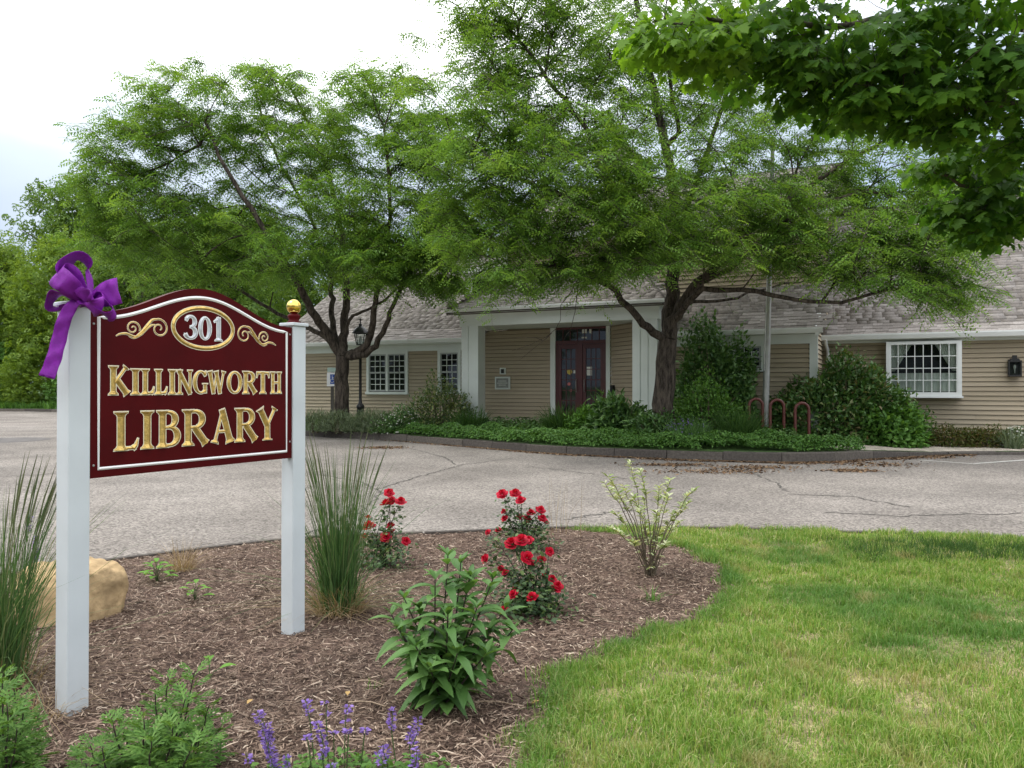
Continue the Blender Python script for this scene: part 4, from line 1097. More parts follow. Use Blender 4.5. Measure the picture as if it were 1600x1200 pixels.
def glyph(ch, s0, s1, z0, z1, mats, name='letter'):
    wd, strokes = GLY[ch]; sx = (s1 - s0) / wd; sz_ = z1 - z0; m = MBS(); k = (sx + sz_) / 2
    for P, w in strokes:
        w = np.array(w)
        if len(P) < 5:
            q = np.linspace(0, len(P) - 1, 9); w = np.interp(q, range(len(P)), w); P = [(np.interp(v, range(len(P)), [p[0] for p in P]), np.interp(v, range(len(P)), [p[1] for p in P])) for v in q]
        Q = [(s0 + p[0] * sx, z0 + p[1] * sz_) for p in P]
        e = .0085
        # outline: same band, a little wider and longer
        d0 = np.array(Q[0]) - np.array(Q[1]); d1 = np.array(Q[-1]) - np.array(Q[-2])
        Q2 = list(Q)
        closed = np.hypot(Q[0][0] - Q[-1][0], Q[0][1] - Q[-1][1]) < 1e-4
        if not closed:
            Q2 = [tuple(np.array(Q[0]) + d0 / np.linalg.norm(d0) * e / 1.4)] + Q[1:-1] + [tuple(np.array(Q[-1]) + d1 / np.linalg.norm(d1) * e / 1.4)]
        flat(m, Q2, w * k + e, mi=1); ridge(m, Q, w * k, base=OF + .0014)
    return m.build(name, mats, board)
xs = [0.193, 0.302, 0.304, 0.361, 0.363, 0.436, 0.436, 0.509, 0.512, 0.56, 0.564, 0.654, 0.662, 0.751, 0.753, 0.865, 0.879, 0.978, 0.981, 1.082, 1.079, 1.177, 1.184, 1.269]
for i, ch in enumerate('KILLINGWORTH'): glyph(ch, xs[2*i], xs[2*i+1], 1.466, 1.600 if i == 0 else 1.588, [M_gold, M_cream])
xs = [0.216, 0.354, 0.357, 0.436, 0.444, 0.589, 0.591, 0.757, 0.77, 0.925, 0.925, 1.089, 1.079, 1.237]
for i, ch in enumerate('LIBRARY'): glyph(ch, xs[2*i], xs[2*i+1], 1.194, 1.378, [M_gold, M_cream])
for ch, a, b in (('3', .607, .692), ('0', .690, .778), ('1', .785, .848)): glyph(ch, a, b, 1.757, 1.880, [M_silver, M_white_line], 'digit')
# scrolls either side of the oval
def scroll(mir):
    m = MBS()
    def X(u, v): 
        s = .505 - u * .275 if mir < 0 else .950 + u * .275
        return (s, 1.79 + v * .09)
    def sp(cu, cv, r0, r1, a0, a1, n=26): return [X(cu + (r0 + (r1 - r0) * i / n) * .34 * math.cos(R(a0 + (a1 - a0) * i / n)), cv + (r0 + (r1 - r0) * i / n) * math.sin(R(a0 + (a1 - a0) * i / n))) for i in range(n + 1)]
    L = [(sp(.16, .10, .08, .55, 600, 80), np.linspace(.003, .007, 27)),
         ([X(u, v) for u, v in ((.19, .63), (.30, .55), (.40, .22), (.50, -.12), (.62, -.42))], [.006, .011, .014, .010, .004]),
         ([X(u, v) for u, v in ((.24, .30), (.32, .25), (.42, .0), (.52, -.3), (.66, -.52), (.76, -.42))], [.003, .007, .008, .007, .005, .003]),
         (sp(.68, .02, .05, .42, 20, 560), np.linspace(.003, .006, 27)),
         ([X(u, v) for u, v in ((.50, -.26), (.64, -.44), (.80, -.30), (.92, -.34), (1.0, -.46))], [.004, .008, .009, .007, .002])]
    for P, w in L:
        w = np.array(w, float)
        if len(P) < 10:
            P = np.array(P); q = np.linspace(0, len(P) - 1, 22); cs_ = [curve_fn([(i, P[i, d]) for i in range(len(P))]) for d in range(2)]
            w = np.interp(q, range(len(P)), w); P = np.stack([c(q) for c in cs_], 1)
        flat(m, P, w + .004); ridge(m, P, w, base=OF + .0012)
    m.build('scroll', [M_gold, M_cream], board)
scroll(-1); scroll(1)
for s_, z_ in ((.122, 1.80), (.122, 1.13), (1.335, 1.82), (1.335, 1.17)):
    m = MBS(); n = 10; V = [(s_ + r * math.cos(6.283*k/n), OF + o, z_ + r * math.sin(6.283*k/n)) for r, o in ((.006, .0005), (.004, .003)) for k in range(n)]
    m.add(V, [(k, (k+1) % n, n + (k+1) % n, n + k) for k in range(n)] + [tuple(range(n, 2*n))]); m.build('bolt', M_pole, board)

# ------------------------------------------------------------------ purple bow on the left post
bowc = at(140, 473, 3.50)
bow = root('ribbon_bow', bowc, 'big purple ribbon bow tied on top of the left sign post', 'bow')
def band(name, P, width_dir, w, twist=0.0, taper=None):
    P = np.asarray(P, float); n = len(P); q = np.linspace(0, n - 1, 40)
    fs = [curve_fn([(i, P[i, d]) for i in range(n)]) for d in range(3)]
    Q = np.stack([f(q) for f in fs], 1)
    wd = np.array(width_dir, float); wd /= np.linalg.norm(wd)
    V = []; T = np.gradient(Q, axis=0); T /= np.linalg.norm(T, axis=1)[:, None]
    for i in range(40):
        d = wd - T[i] * np.dot(wd, T[i]); d /= np.linalg.norm(d) + 1e-9
        a = twist * (i / 39 - .5); d = d * math.cos(a) + np.cross(T[i], d) * math.sin(a)
        ww = w * (taper(i / 39) if taper else 1)
        nn = np.cross(T[i], d)
        for k in (-1, -.5, 0, .5, 1): V.append(tuple(Q[i] + d * ww * k / 2 + nn * (.0035 * (1 - k * k) * math.sin(i * .5) + .0022 * math.sin(i * .9 + k * 2.3) + (1 - min(1, 5 * i / 39, 5 * (1 - i / 39))) * .008 * math.cos(k * 6))))
    F = [(i*5+k, (i+1)*5+k, (i+1)*5+k+1, i*5+k+1) for i in range(39) for k in range(4)]
    m = MB(); m.add(V, F, smooth=True); o = m.build(name, M_bow, bow)
    s = o.modifiers.new('cloth', 'SOLIDIFY'); s.thickness = .0012
tp = lambda u: .45 + .55 * min(1, 4 * u, 4 * (1 - u))
Y0_ = 3.50
def bp_(*pts): return [at(x, y, Y0_ + d) for x, y, d in pts]
band('loop', bp_((140, 472, 0), (112, 452, -.03), (92, 430, -.04), (103, 410, -.02), (125, 404, .03), (138, 425, .08), (142, 472, .02)), (.35, -1, .5), .10, .5, tp)
band('loop', bp_((138, 474, -.02), (118, 456, -.08), (100, 440, -.11), (88, 430, -.08), (98, 424, -.02), (120, 440, .0), (138, 472, -.01)), (.7, -.15, .7), .105, .25, tp)
band('loop', bp_((138, 474, 0), (112, 466, -.04), (88, 458, -.03), (79, 474, -.01), (90, 482, .03), (112, 478, .04), (138, 474, .01)), (.1, -1, .25), .075, 0, tp)
band('loop', bp_((142, 474, -.02), (158, 464, -.05), (174, 457, -.06), (186, 454, -.02), (178, 455, .05), (158, 464, .04), (143, 473, .01)), (-.15, -.15, 1), .115, .35, tp)
band('loop', bp_((142, 473, -.01), (158, 462, -.03), (168, 472, -.05), (177, 486, -.06), (168, 493, -.09), (152, 484, -.07), (142, 474, -.02)), (.2, -1, .2), .085, .2, tp)
band('loop', bp_((134, 472, -.03), (126, 466, -.07), (133, 460, -.10), (147, 466, -.12), (148, 478, -.11), (138, 484, -.07), (134, 474, -.03)), (.75, .1, -.75), .075, 0)
band('tail', bp_((128, 470, -.03), (112, 478, -.05), (100, 500, -.06), (92, 530, -.06), (84, 560, -.07), (74, 590, -.08)), (.95, .2, .25), .062, .5, lambda u: .75 + .45 * u)

# ------------------------------------------------------------------ boulder
def boulder():
    c = gp(106, 966, 0); r = root('boulder', (c[0], c[1], 0), 'flat topped yellow sandstone boulder behind the left sign post', 'boulder')
    import bmesh
    from mathutils import noise as mnoise
    bm = bmesh.new(); bmesh.ops.create_icosphere(bm, subdivisions=6, radius=1)
    for v in bm.verts:
        p = np.array(v.co)
        for nrm, d in (((.05, -.08, 1), .42), ((.92, -.3, .12), .80), ((-.9, -.3, .2), .84), ((.15, -.98, .22), .70), ((.62, -.62, .35), .80), ((-.45, -.7, .45), .80), ((.35, .8, .3), .85), ((.75, -.1, .65), .80), ((-.6, .1, .75), .72), ((.1, -.6, .8), .66)):
            nn = np.array(nrm) / np.linalg.norm(nrm); e = np.dot(p, nn) - d
            if e > 0: p = p - nn * e * .82
        p = p + .022 * np.array([math.sin(5 * p[1] + 3 * p[2]), math.sin(6 * p[0] + 1), math.sin(7 * p[0] + 4 * p[1])]) + .01 * np.array([math.sin(19 * p[1]), math.sin(23 * p[2]), math.sin(21 * p[0])])
        q_ = Vector(p); f_ = mnoise.fractal(q_ * 2.2, .9, 2.1, 5); p = p * (1 + .055 * f_ + .03 * abs(mnoise.noise(q_ * 6.0)))
        v.co = (p[0] * .34, p[1] * .30, p[2] * .42 + .14)
    me = bpy.data.meshes.new('stone'); bm.to_mesh(me); bm.free()
    for p in me.polygons: p.use_smooth = True
    o = link('stone', me, r, M_stone)
boulder()

# ------------------------------------------------------------------ street furniture across the road
def lamp_post():
    b = at(563, 640, 24.3); b[2] = float(island_z(b[0], b[1]))
    r = root('lamp_post', b, 'black lantern lamp post right of the dark multi-stemmed tree', 'lamp post')
    top = at(563, 503, 24.3)[2]; x, y, z = b
    m = MB(); m.lathe((x, y, z - .1), [(.13, 0), (.13, .12), (.11, .16), (.11, .75), (.125, .78), (.125, .84), (.07, .90), (.048, 1.0), (.042, top - z - .75), (.07, top - z - .74), (.05, top - z - .68)], 12); m.build('pole', M_black, r)
    m = MB(); zb = top - .72
    def sq(rad, zz, a=math.pi / 4): return [(x + rad * math.cos(a + k * math.pi / 2), y + rad * math.sin(a + k * math.pi / 2), zz) for k in range(4)]
    lo, hi = sq(.14, zb), sq(.235, zb + .36)
    for k in range(4): m.tube([lo[k], hi[k]], .014, 5)
    for a in (lo, hi): m.tube(a + [a[0]], .016, 5)
    m.build('lantern_cage', M_black, r)
    m = MB(); lo2, hi2 = sq(.125, zb + .01), sq(.22, zb + .35)
    m.add(lo2 + hi2, [(k, (k + 1) % 4, (k + 1) % 4 + 4, k + 4) for k in range(4)]); m.build('lantern_glass', M_glass_clear, r)
    m = MB(); m.lathe((x, y, zb + .36), [(.27, 0), (.26, .03), (.20, .12), (.13, .19), (.07, .22), (.05, .25), (.06, .28), (.02, .31), (.018, .40), (.03, .42), (.004, .48)], 12); m.build('lantern_cap', M_black, r)
    m = MB(); m.tube([(x - .06, y, zb + .56 + .24), (x + .06, y, zb + .80)], .012, 5); m.build('finial', M_black, r)
    m = MB(); m.lathe((x, y, zb + .02), [(.03, 0), (.04, .05), (.05, .14), (.03, .22), (.01, .24)], 10); m.build('bulb', M_lampglass, r)
lamp_post()

def parking_sign():
    b = at(519, 640, 25.3); x, y = b[0], b[1]; z = float(island_z(x, y))
    r = root('accessible_parking_sign', (x, y, z), 'small blue wheelchair parking sign on a wooden post left of the tree trunk', 'sign')
    m = MB(); m.box(x - .045, x + .045, y - .02, y + .07, z - .1, 2.10); m.build('post', M_wood, r)
    zs = at(519, 601, 25.3)[2]
    m = MB(); m.box(x - .165, x + .165, y - .032, y - .022, zs - .05, zs + .40); p = m.build('plate', M_white_line, r)
    m = MB(); m.box(x - .06, x + .13, y - .036, y - .032, zs + .02, zs + .34); m.build('blue_field', M_blue, p)
    m = MB(); m.box(x - .15, x + .15, y - .032, y - .022, zs + .42, zs + .56); g_ = m.build('upper_plate', M_green_sign, r)
    m = MB(); cx = x + .025; 
    def q(u, v): return (cx + u, y - .039, zs + .04 + v)
    m.tube([q(-.01, .23), q(-.005, .13), q(.045, .125), q(.065, .05), q(.08, .045)], .011, 5); m.tube([q(-.012, .25), q(-.012, .262)], .018, 6); m.tube([q(-.01, .18), q(.04, .178)], .008, 5)
    m.tube([q(-.02 + .055 * math.cos(t), .085 + .06 * math.sin(t)) for t in np.linspace(1.9, 6.1, 14)], .008, 5); m.build('wheelchair_symbol', M_white_line, p)
parking_sign()

def flagpole():
    b = at(1195, 640, 19.0); x, y = b[0], b[1]; z = float(island_z(x, y))
    r = root('flagpole', (x, y, z), 'slightly leaning grey metal flagpole behind the bike racks', 'flagpole')
    top = at(1208, 225, 19.0)
    P = np.linspace([x, y, z - .1], top, 10)
    m = MB(); m.tube(P, np.linspace(.088, .045, 10), 14); m.build('pole', M_pole, r)
    m = MB(); m.lathe(tuple(top), [(.01, 0), (.06, .03), (.075, .09), (.05, .15), (.005, .17)], 12); m.build('truck_ball', M_pole, r)
    m = MB(); h = P[2]; m.tube([h + [-.09, -.10, 0], h + [-.09, -.10, .16]], .014, 5); m.tube([h + [-.06, -.06, .08], h + [-.10, -.11, .08]], .012, 5); m.build('cleat', M_pole, r)
    m = MB(); m.tube([h + [-.09, -.10, .1], P[5] + [-.075, -.07, 0], P[9] + [-.05, -.05, 0]], .006, 4); m.build('halyard', M_paper, r)
flagpole()

def bike_rack():
    xs = (1181, 1214, 1253); labels = ('red hoop bike rack half hidden in tall grass by the flagpole', 'middle red hoop bike rack just right of the flagpole', 'red hoop bike rack farthest right, before the big rhododendron')
    proto = None
    for k, px in enumerate(xs):
        b = at(px, 640, 18.7 - .12 * k); x, y = b[0], b[1]; z = float(island_z(x, y)) - .02
        if proto is None:
            r = root('bike_rack', (x, y, z), labels[k], 'bike rack', 'red bike racks'); r.rotation_euler.z = 0
            w, h = .165, .86
            P = [(-w, 0, -.1), (-w, 0, h - w)] + [(-w * math.cos(t), 0, h - w + w * math.sin(t)) for t in np.linspace(.2, math.pi - .2, 12)] + [(w, 0, h - w), (w, 0, -.1)]
            m = MB(tf=lambda v: (v[0] + x, v[1] + y, v[2] + z)); m.tube(P, .036, 10); m.build('hoop', M_rack, r)
            for s in (-w, w):
                m = MB(tf=lambda v: (v[0] + x, v[1] + y, v[2] + z)); m.lathe((s, 0, .02), [(.07, 0), (.07, .012), (.036, .014)], 12); m.build('base_plate', M_rack, r)
            proto = r
        else:
            c = proto.copy(); C.objects.link(c); c.location = (x, y, z); c['label'] = labels[k]
            for ch in proto.children:
                d = ch.copy(); C.objects.link(d); d.parent = c
bike_rack()

# ------------------------------------------------------------------ trees
def frond_template(pairs=4):
    V, F = [], []
    for i in range(pairs):
        x = .12 + .80 * i / (pairs - 1); z = -.22 * x * x
        for s in (-1, 1):
            L = .40 * (1 - .28 * abs(i / (pairs - 1) - .4)); w = .085
            b = len(V); V += [(x - .05, s * .03, z + .02), (x + w + .05, s * L * .38, z + .03), (x + .09, s * L, z - .06)]
            F.append((b, b + 1, b + 2))
    return np.array(V), np.array(F)
FR_V, FR_F = frond_template()

class Skeleton:
    def __init__(s, r): s.P = []; s.par = []; s.R = []; s.D = []; s.dep = []; s.chain = []; s.rng = r
    def limb(s, pts, r0, r1, start=None):
        pts = [np.array(p, float) for p in pts]
        if start is not None: pts = [s.P[start]] + pts
        P = np.array(pts); n = len(P)
        f = [curve_fn([(i, P[i, d]) for i in range(n)]) for d in range(3)] if n > 2 else [lambda q, d=d: np.interp(q, [0, 1], P[:, d]) for d in range(3)]
        L = np.linalg.norm(np.diff(P, axis=0), axis=1).sum(); k = max(3, int(L / .28))
        q = np.linspace(0, n - 1, k); Q = np.stack([g_(q) for g_ in f], 1)
        Q[1:-1] += s.rng.normal(size=(k - 2, 3)) * .022
        ids = []; prev = start if start is not None else -1
        for i in range(0 if start is None else 1, k):
            s.P.append(Q[i]); s.par.append(prev); s.R.append(r0 + (r1 - r0) * i / (k - 1)); d = Q[i] - Q[max(i - 1, 0)]
            s.D.append(d / (np.linalg.norm(d) + 1e-9)); s.dep.append(0); prev = len(s.P) - 1; ids.append(prev)
        s.chain.append(([start] if start is not None else []) + ids)
        return ids
    def reach(s, T, skip_below):
        """grow a twig from the best node to target T"""
        P = np.array(s.P); D = np.array(s.D); v = T - P; d = np.linalg.norm(v, axis=1) + 1e-6
        cos = (v * D).sum(1) / d
        cost = d * (1 + .75 * (1 - cos)) + .12 * np.array(s.dep); cost[P[:, 2] < skip_below] += 50
        i = int(np.argmin(cost)); L = d[i]
        if L < .12: return
        k = max(2, int(L / .38)); a = s.P[i]; m = a + (T - a) * .5 + s.D[i] * L * .16 + np.array([0, 0, .05 * L]) + s.rng.normal(size=3) * .05 * L
        prev = i; ids = [i]
        for j in range(1, k + 1):
            t = j / k; p = (1 - t) ** 2 * a + 2 * t * (1 - t) * m + t * t * T + s.rng.normal(size=3) * .018 * (j < k)
            dd = p - s.P[prev]; s.P.append(p); s.par.append(prev); s.R.append(0); s.D.append(dd / (np.linalg.norm(dd) + 1e-9)); s.dep.append(s.dep[i] + 1)
            prev = len(s.P) - 1; ids.append(prev)
        s.chain.append(ids)
    def radii(s, tip=.006, power=2.3):
        n = len(s.P); acc = np.zeros(n); kids = np.zeros(n, int)
        for p in s.par:
            if p >= 0: kids[p] += 1
        for i in range(n - 1, -1, -1):
            if kids[i] == 0: acc[i] = tip ** power
            if s.par[i] >= 0: acc[s.par[i]] += acc[i]
        r = acc ** (1 / power)
        return np.where(np.array(s.R) > 0, np.array(s.R), np.clip(r, tip, .06))
    def mesh(s, mb, r, big=.05):
        P = np.array(s.P)
        for c in s.chain:
            if len(c) < 2: continue
            rr = r[c].copy()
            if len(c) > 1: rr[0] = min(rr[0], rr[1] * 1.35)
            mx = rr.max(); mb.tube(P[c], rr, 12 if mx > .12 else 8 if mx > big else 5 if mx > .015 else 3, cap=False)

def sprays(T, out, L0, L1, K, Mf, fs, r, droop=.25):
    """twiglets fanned round each target, fronds along them; returns fronds and twiglet polylines"""
    n = len(T)
    az0 = np.arctan2(out[:, 1], out[:, 0])
    az = (az0[:, None] + r.normal(size=(n, K)) * 1.5).ravel(); b = np.repeat(T, K, 0); N = n * K
    L = L0 + (L1 - L0) * r.random(N)
    h = np.stack([np.cos(az), np.sin(az), r.normal(size=N) * .48 + .10], 1)
    t = (np.arange(Mf) + .6) / Mf; tt = np.broadcast_to(t, (N, Mf))
    P = b[:, None] + h[:, None] * (L[:, None] * tt)[..., None]; P[..., 2] -= droop * (L[:, None] * tt ** 2)
    side = np.where(np.arange(Mf) % 2, 1, -1)[None] * (0.45 + .95 * r.random((N, Mf)))
    a2 = az[:, None] + side
    d = np.stack([np.cos(a2), np.sin(a2), -.05 - 1.0 * r.random((N, Mf)) ** 1.5], -1).reshape(-1, 3)
    up = np.stack([r.normal(size=N * Mf) * .55, r.normal(size=N * Mf) * .55, np.ones(N * Mf)], 1)
    Mx = frames(d, up, fs * (.55 + .8 * r.random(N * Mf)))
    young = np.clip(np.repeat(r.random(n) ** 2 * .55, K * Mf) + np.where(np.tile(t > .7, N), .3, 0) * r.random(N * Mf) + r.normal(size=N * Mf) * .08, 0, .95)
    tw = [np.stack([b, b + h * (L * .5)[:, None] - np.array([0, 0, 1]) * (droop * L * .25)[:, None], b + h * L[:, None] - np.array([0, 0, 1]) * (droop * L)[:, None]], 1)][0]
    return P.reshape(-1, 3), Mx, young, tw

def twig_mesh(tw, r0):
    """3-sided threads for N polylines of 3 points"""
    N = len(tw); V = []
    for j, rr in enumerate((r0, r0 * .75, r0 * .4)):
        for k in range(3):
            a = 2.094 * k; V.append(tw[:, j] + np.array([math.cos(a) * .6, math.sin(a) * .6, math.sin(a + .8)]) * rr)
    V = np.stack(V, 1).reshape(-1, 3)
    F = np.array([(j * 3 + k, j * 3 + (k + 1) % 3, j * 3 + 3 + (k + 1) % 3, j * 3 + 3 + k) for j in range(2) for k in range(3)])
    return V, (F[None] + (np.arange(N) * 9)[:, None, None]).reshape(-1, 4)

def locust(label, base, trunk_limbs, clumps, Y0, seed, fs=.24, K=6, Mf=8, density=1.0, Ls=(.35, .85), low=((0, 1), (900, 900)), high=((0, 1), (-900, -900))):
    r = np.random.default_rng(seed)
    rt = root('honey_locust_tree', base, label, 'tree')
    sk = Skeleton(r)
    trunk_limbs(sk)
    T = []
    for (px, py, rx_, ry_, dy, n, th) in clumps:
        n = max(2, int(n * density)); Y = Y0 + dy
        c = at(px, py, Y); q = rdir(n, r) * (r.random(n) ** .4)[:, None]
        T.append(c + q * np.array([rx_ / 1200 * Y, th, ry_ / 1200 * Y]))
    T = np.concatenate(T)
    j = r.random(len(T)) < .45; T[j] += r.normal(size=(j.sum(), 3)) * [.55, .6, .45]
    py = 605 - (T[:, 2] - EYE) / T[:, 1] * 1200; px = 800 + 1200 * T[:, 0] / T[:, 1]
    T = T[(py < np.interp(px, low[0], low[1])) & (py > np.interp(px, high[0], high[1]))]
    ax = np.array([base[0], base[1]])
    order = np.argsort(np.linalg.norm(T - np.array(sk.P)[len(sk.P) // 3], axis=1)); T = T[order]
    zlow = base[2] + 1.5
    for p in T: sk.reach(p, zlow)
    rad = sk.radii(.009)
    mb = MB(); sk.mesh(mb, rad); mb.build('trunk', M_bark, rt)
    out = np.c_[T[:, :2] - ax, np.zeros(len(T))]
    P, Mx, young, tw = sprays(T, out, Ls[0], Ls[1], K, Mf, fs, r)
    V, F = twig_mesh(tw, .008); fast_obj('twigs', V, F, M_bark, rt)
    V, F = scatter(FR_V, FR_F, Mx, P)
    o = fast_obj('crown', V, F, M_loc_l, rt, attrs={'young': np.repeat(young, len(FR_V))}); o['kind'] = 'stuff'
    return rt

# left tree
LY = 24.0
lb = at(535, 640, LY); lb[2] = float(island_z(lb[0], lb[1]))
def left_limbs(s):
    A = lambda px, py, d=0: at(px, py, LY + d)
    t = s.limb([lb - [0, 0, .15], A(534, 600), A(535, 556)], .235, .20)
    e = t[-1]
    s.limb([A(522, 535), A(500, 505, -.3), A(478, 470, -.8), A(452, 420, -1.2), A(400, 340, -1.6), A(350, 260, -1.8), A(320, 190, -1.8)], .17, .035, e)
    s.limb([A(512, 530, .2), A(488, 516, .5), A(455, 500, 1.0), A(400, 470, 1.6), A(330, 430, 2.2), A(250, 400, 2.6)], .10, .03, e)
    s.limb([A(536, 530, .1), A(540, 490, .3), A(541, 450, .5), A(536, 380, .8), A(520, 300, 1.0), A(490, 210, 1.1), A(450, 130, 1.2)], .16, .035, e)
    s.limb([A(522, 520, .3), A(518, 470, .9), A(512, 420, 1.5), A(480, 330, 2.2), A(430, 240, 2.6), A(400, 150, 2.6)], .11, .03, e)
    s.limb([A(552, 552), A(572, 540, -.2), A(582, 505, -.5), A(586, 470, -.7), A(600, 400, -1.2), A(610, 300, -1.6), A(600, 200, -1.8)], .15, .035, e)
    s.limb([A(556, 556, -.1), A(582, 546, -.4), A(602, 515, -.8), A(614, 480, -1.1), A(650, 410, -1.8), A(690, 340, -2.4)], .13, .03, e)
    s.limb([A(545, 500, 0), A(565, 488, -.2), A(600, 470, -.6), A(630, 440, -1.2), A(660, 400, -1.8)], .06, .025, t[-1] + 0)
Lc = [(330,120,95,32,-.5,26,2.0),(425,118,55,30,.8,14,1.6),(375,95,60,16,0,8,1.2),(245,172,85,34,-1,26,1.8),(205,225,70,30,-1,20,1.6),(190,280,60,36,-.5,18,1.6),
      (330,220,110,46,-.5,34,2.4),(430,200,90,50,.8,30,2.2),(480,160,60,40,1,12,1.6),(560,160,60,42,-.6,18,1.8),(620,165,70,50,-1.4,24,1.8),(600,110,55,20,-1.4,8,1.2),(560,230,90,48,-.6,28,2.2),
      (650,250,80,55,-1.5,30,2.0),(290,300,110,42,-.8,32,2.2),(200,345,75,36,0,20,2.0),(250,395,105,32,.8,28,2.0),(350,360,95,40,-.8,30,2.2),(460,300,85,42,.8,26,2.2),(470,400,80,38,-1.8,30,1.2),
      (560,320,90,42,-1.5,28,1.8),(560,395,70,36,-2.0,28,1.2),(640,345,80,45,-2.2,28,1.6),(640,425,55,34,-2.2,24,1.2),(690,405,50,35,-2.6,16,1.2),(400,430,70,32,1.0,18,1.8),(150,300,40,30,0,8,1.2),(165,380,50,30,.5,12,1.4),(700,330,50,45,-2.2,14,1.4),(600,450,40,22,-2.4,10,.8),(690,455,40,24,-2.6,12,.8),(650,395,60,40,-2.6,20,1.0),(540,440,50,26,1.5,12,1.0),(140,240,40,34,-.5,10,1.2),(320,400,80,34,-1.2,22,1.4),(250,330,70,30,-1.5,18,1.4),(700,250,60,60,-1,18,1.6),(480,240,70,44,-1.0,16,1.6)]
locust('dark barked honey locust with forked trunk beside the black lamp post', lb, left_limbs, Lc, LY, 11, fs=.27, K=6, Mf=8, density=1.12, low=((100, 300, 480, 560, 700, 740), (450, 455, 440, 445, 460, 400)), high=((90, 150, 215, 230, 480, 500, 540, 680, 720), (300, 190, 150, 100, 95, 125, 100, 95, 60)))

# right tree
RY = 18.4
rb = at(1040, 650, RY); rb[2] = float(island_z(rb[0], rb[1]))
def right_limbs(s):
    A = lambda px, py, d=0: at(px, py, RY + d)
    t = s.limb([rb - [0, 0, .15], A(1038, 610), A(1041, 560), A(1044, 530)], .265, .215)
    e = t[-1]
    s.limb([A(1020, 520, -.2), A(1000, 500, -.5), A(975, 470, -.9), A(948, 445, -1.3), A(905, 428, -1.8), A(850, 415, -2.2), A(800, 420, -2.5)], .11, .03, e)
    for tw_ in ([(880, 470, -2.0), (872, 505, -2.1), (850, 530, -2.2), (800, 548, -2.3)], [(862, 520, -2.1), (838, 545, -2.2), (812, 562, -2.2)], [(895, 500, -1.9), (885, 520, -2.0), (880, 535, -2.0)], [(848, 532, -2.2), (825, 522, -2.3), (800, 528, -2.3)]):
        s.limb([A(905, 432, -1.8) if tw_[0][0] in (880, 895) else A(*tw_[0])] + [A(*q_) for q_ in tw_], .011, .004)
    u = s.limb([A(1046, 500, .1), A(1050, 460, .2), A(1051, 400, .3), A(1052, 330, .4), A(1046, 260, .5), A(1030, 180, .7), A(1010, 90, .8), A(990, -20, .9)], .20, .06, e)
    v = s.limb([A(1062, 485, -.1), A(1085, 450, -.3), A(1115, 420, -.5), A(1145, 385, -.7), A(1190, 345, -1.0), A(1250, 300, -1.3), A(1310, 262, -1.5), A(1390, 215, -1.6)], .15, .03, u[1])
    s.limb([A(1068, 480, -.4), A(1095, 452, -.8), A(1140, 452, -1.2), A(1195, 458, -1.6), A(1255, 470, -2.0), A(1320, 470, -2.4), A(1390, 455, -2.8), A(1440, 450, -3.0)], .085, .022, u[1])
    s.limb([A(1130, 425, -.8), A(1170, 395, -1.3), A(1230, 345, -1.8), A(1300, 310, -2.0), A(1380, 300, -2.2)], .07, .025, v[len(v) // 4])
    s.limb([A(1075, 475, .4), A(1130, 470, .9), A(1200, 450, 1.4), A(1290, 430, 1.8)], .055, .02, u[1])
    w_ = u[len(u) // 3]
    s.limb([A(1020, 350, .2), A(980, 290, -.2), A(930, 220, -.6), A(870, 140, -1.0), A(810, 60, -1.2)], .10, .03, w_)
    s.limb([A(1070, 330, .8), A(1100, 250, 1.2), A(1130, 160, 1.6), A(1160, 60, 1.8)], .10, .03, w_)
    s.limb([A(1010, 390, -.6), A(960, 350, -1.3), A(890, 310, -1.9), A(810, 280, -2.2), A(740, 265, -2.4)], .08, .025, w_)
    s.limb([A(1060, 200, .3), A(1045, 120, -.5), A(1040, 20, -1.0)], .07, .03, u[len(u) * 2 // 3])
    s.limb([A(960, 300, 1.5), A(880, 230, 2.2), A(800, 170, 2.5)], .07, .025, w_)
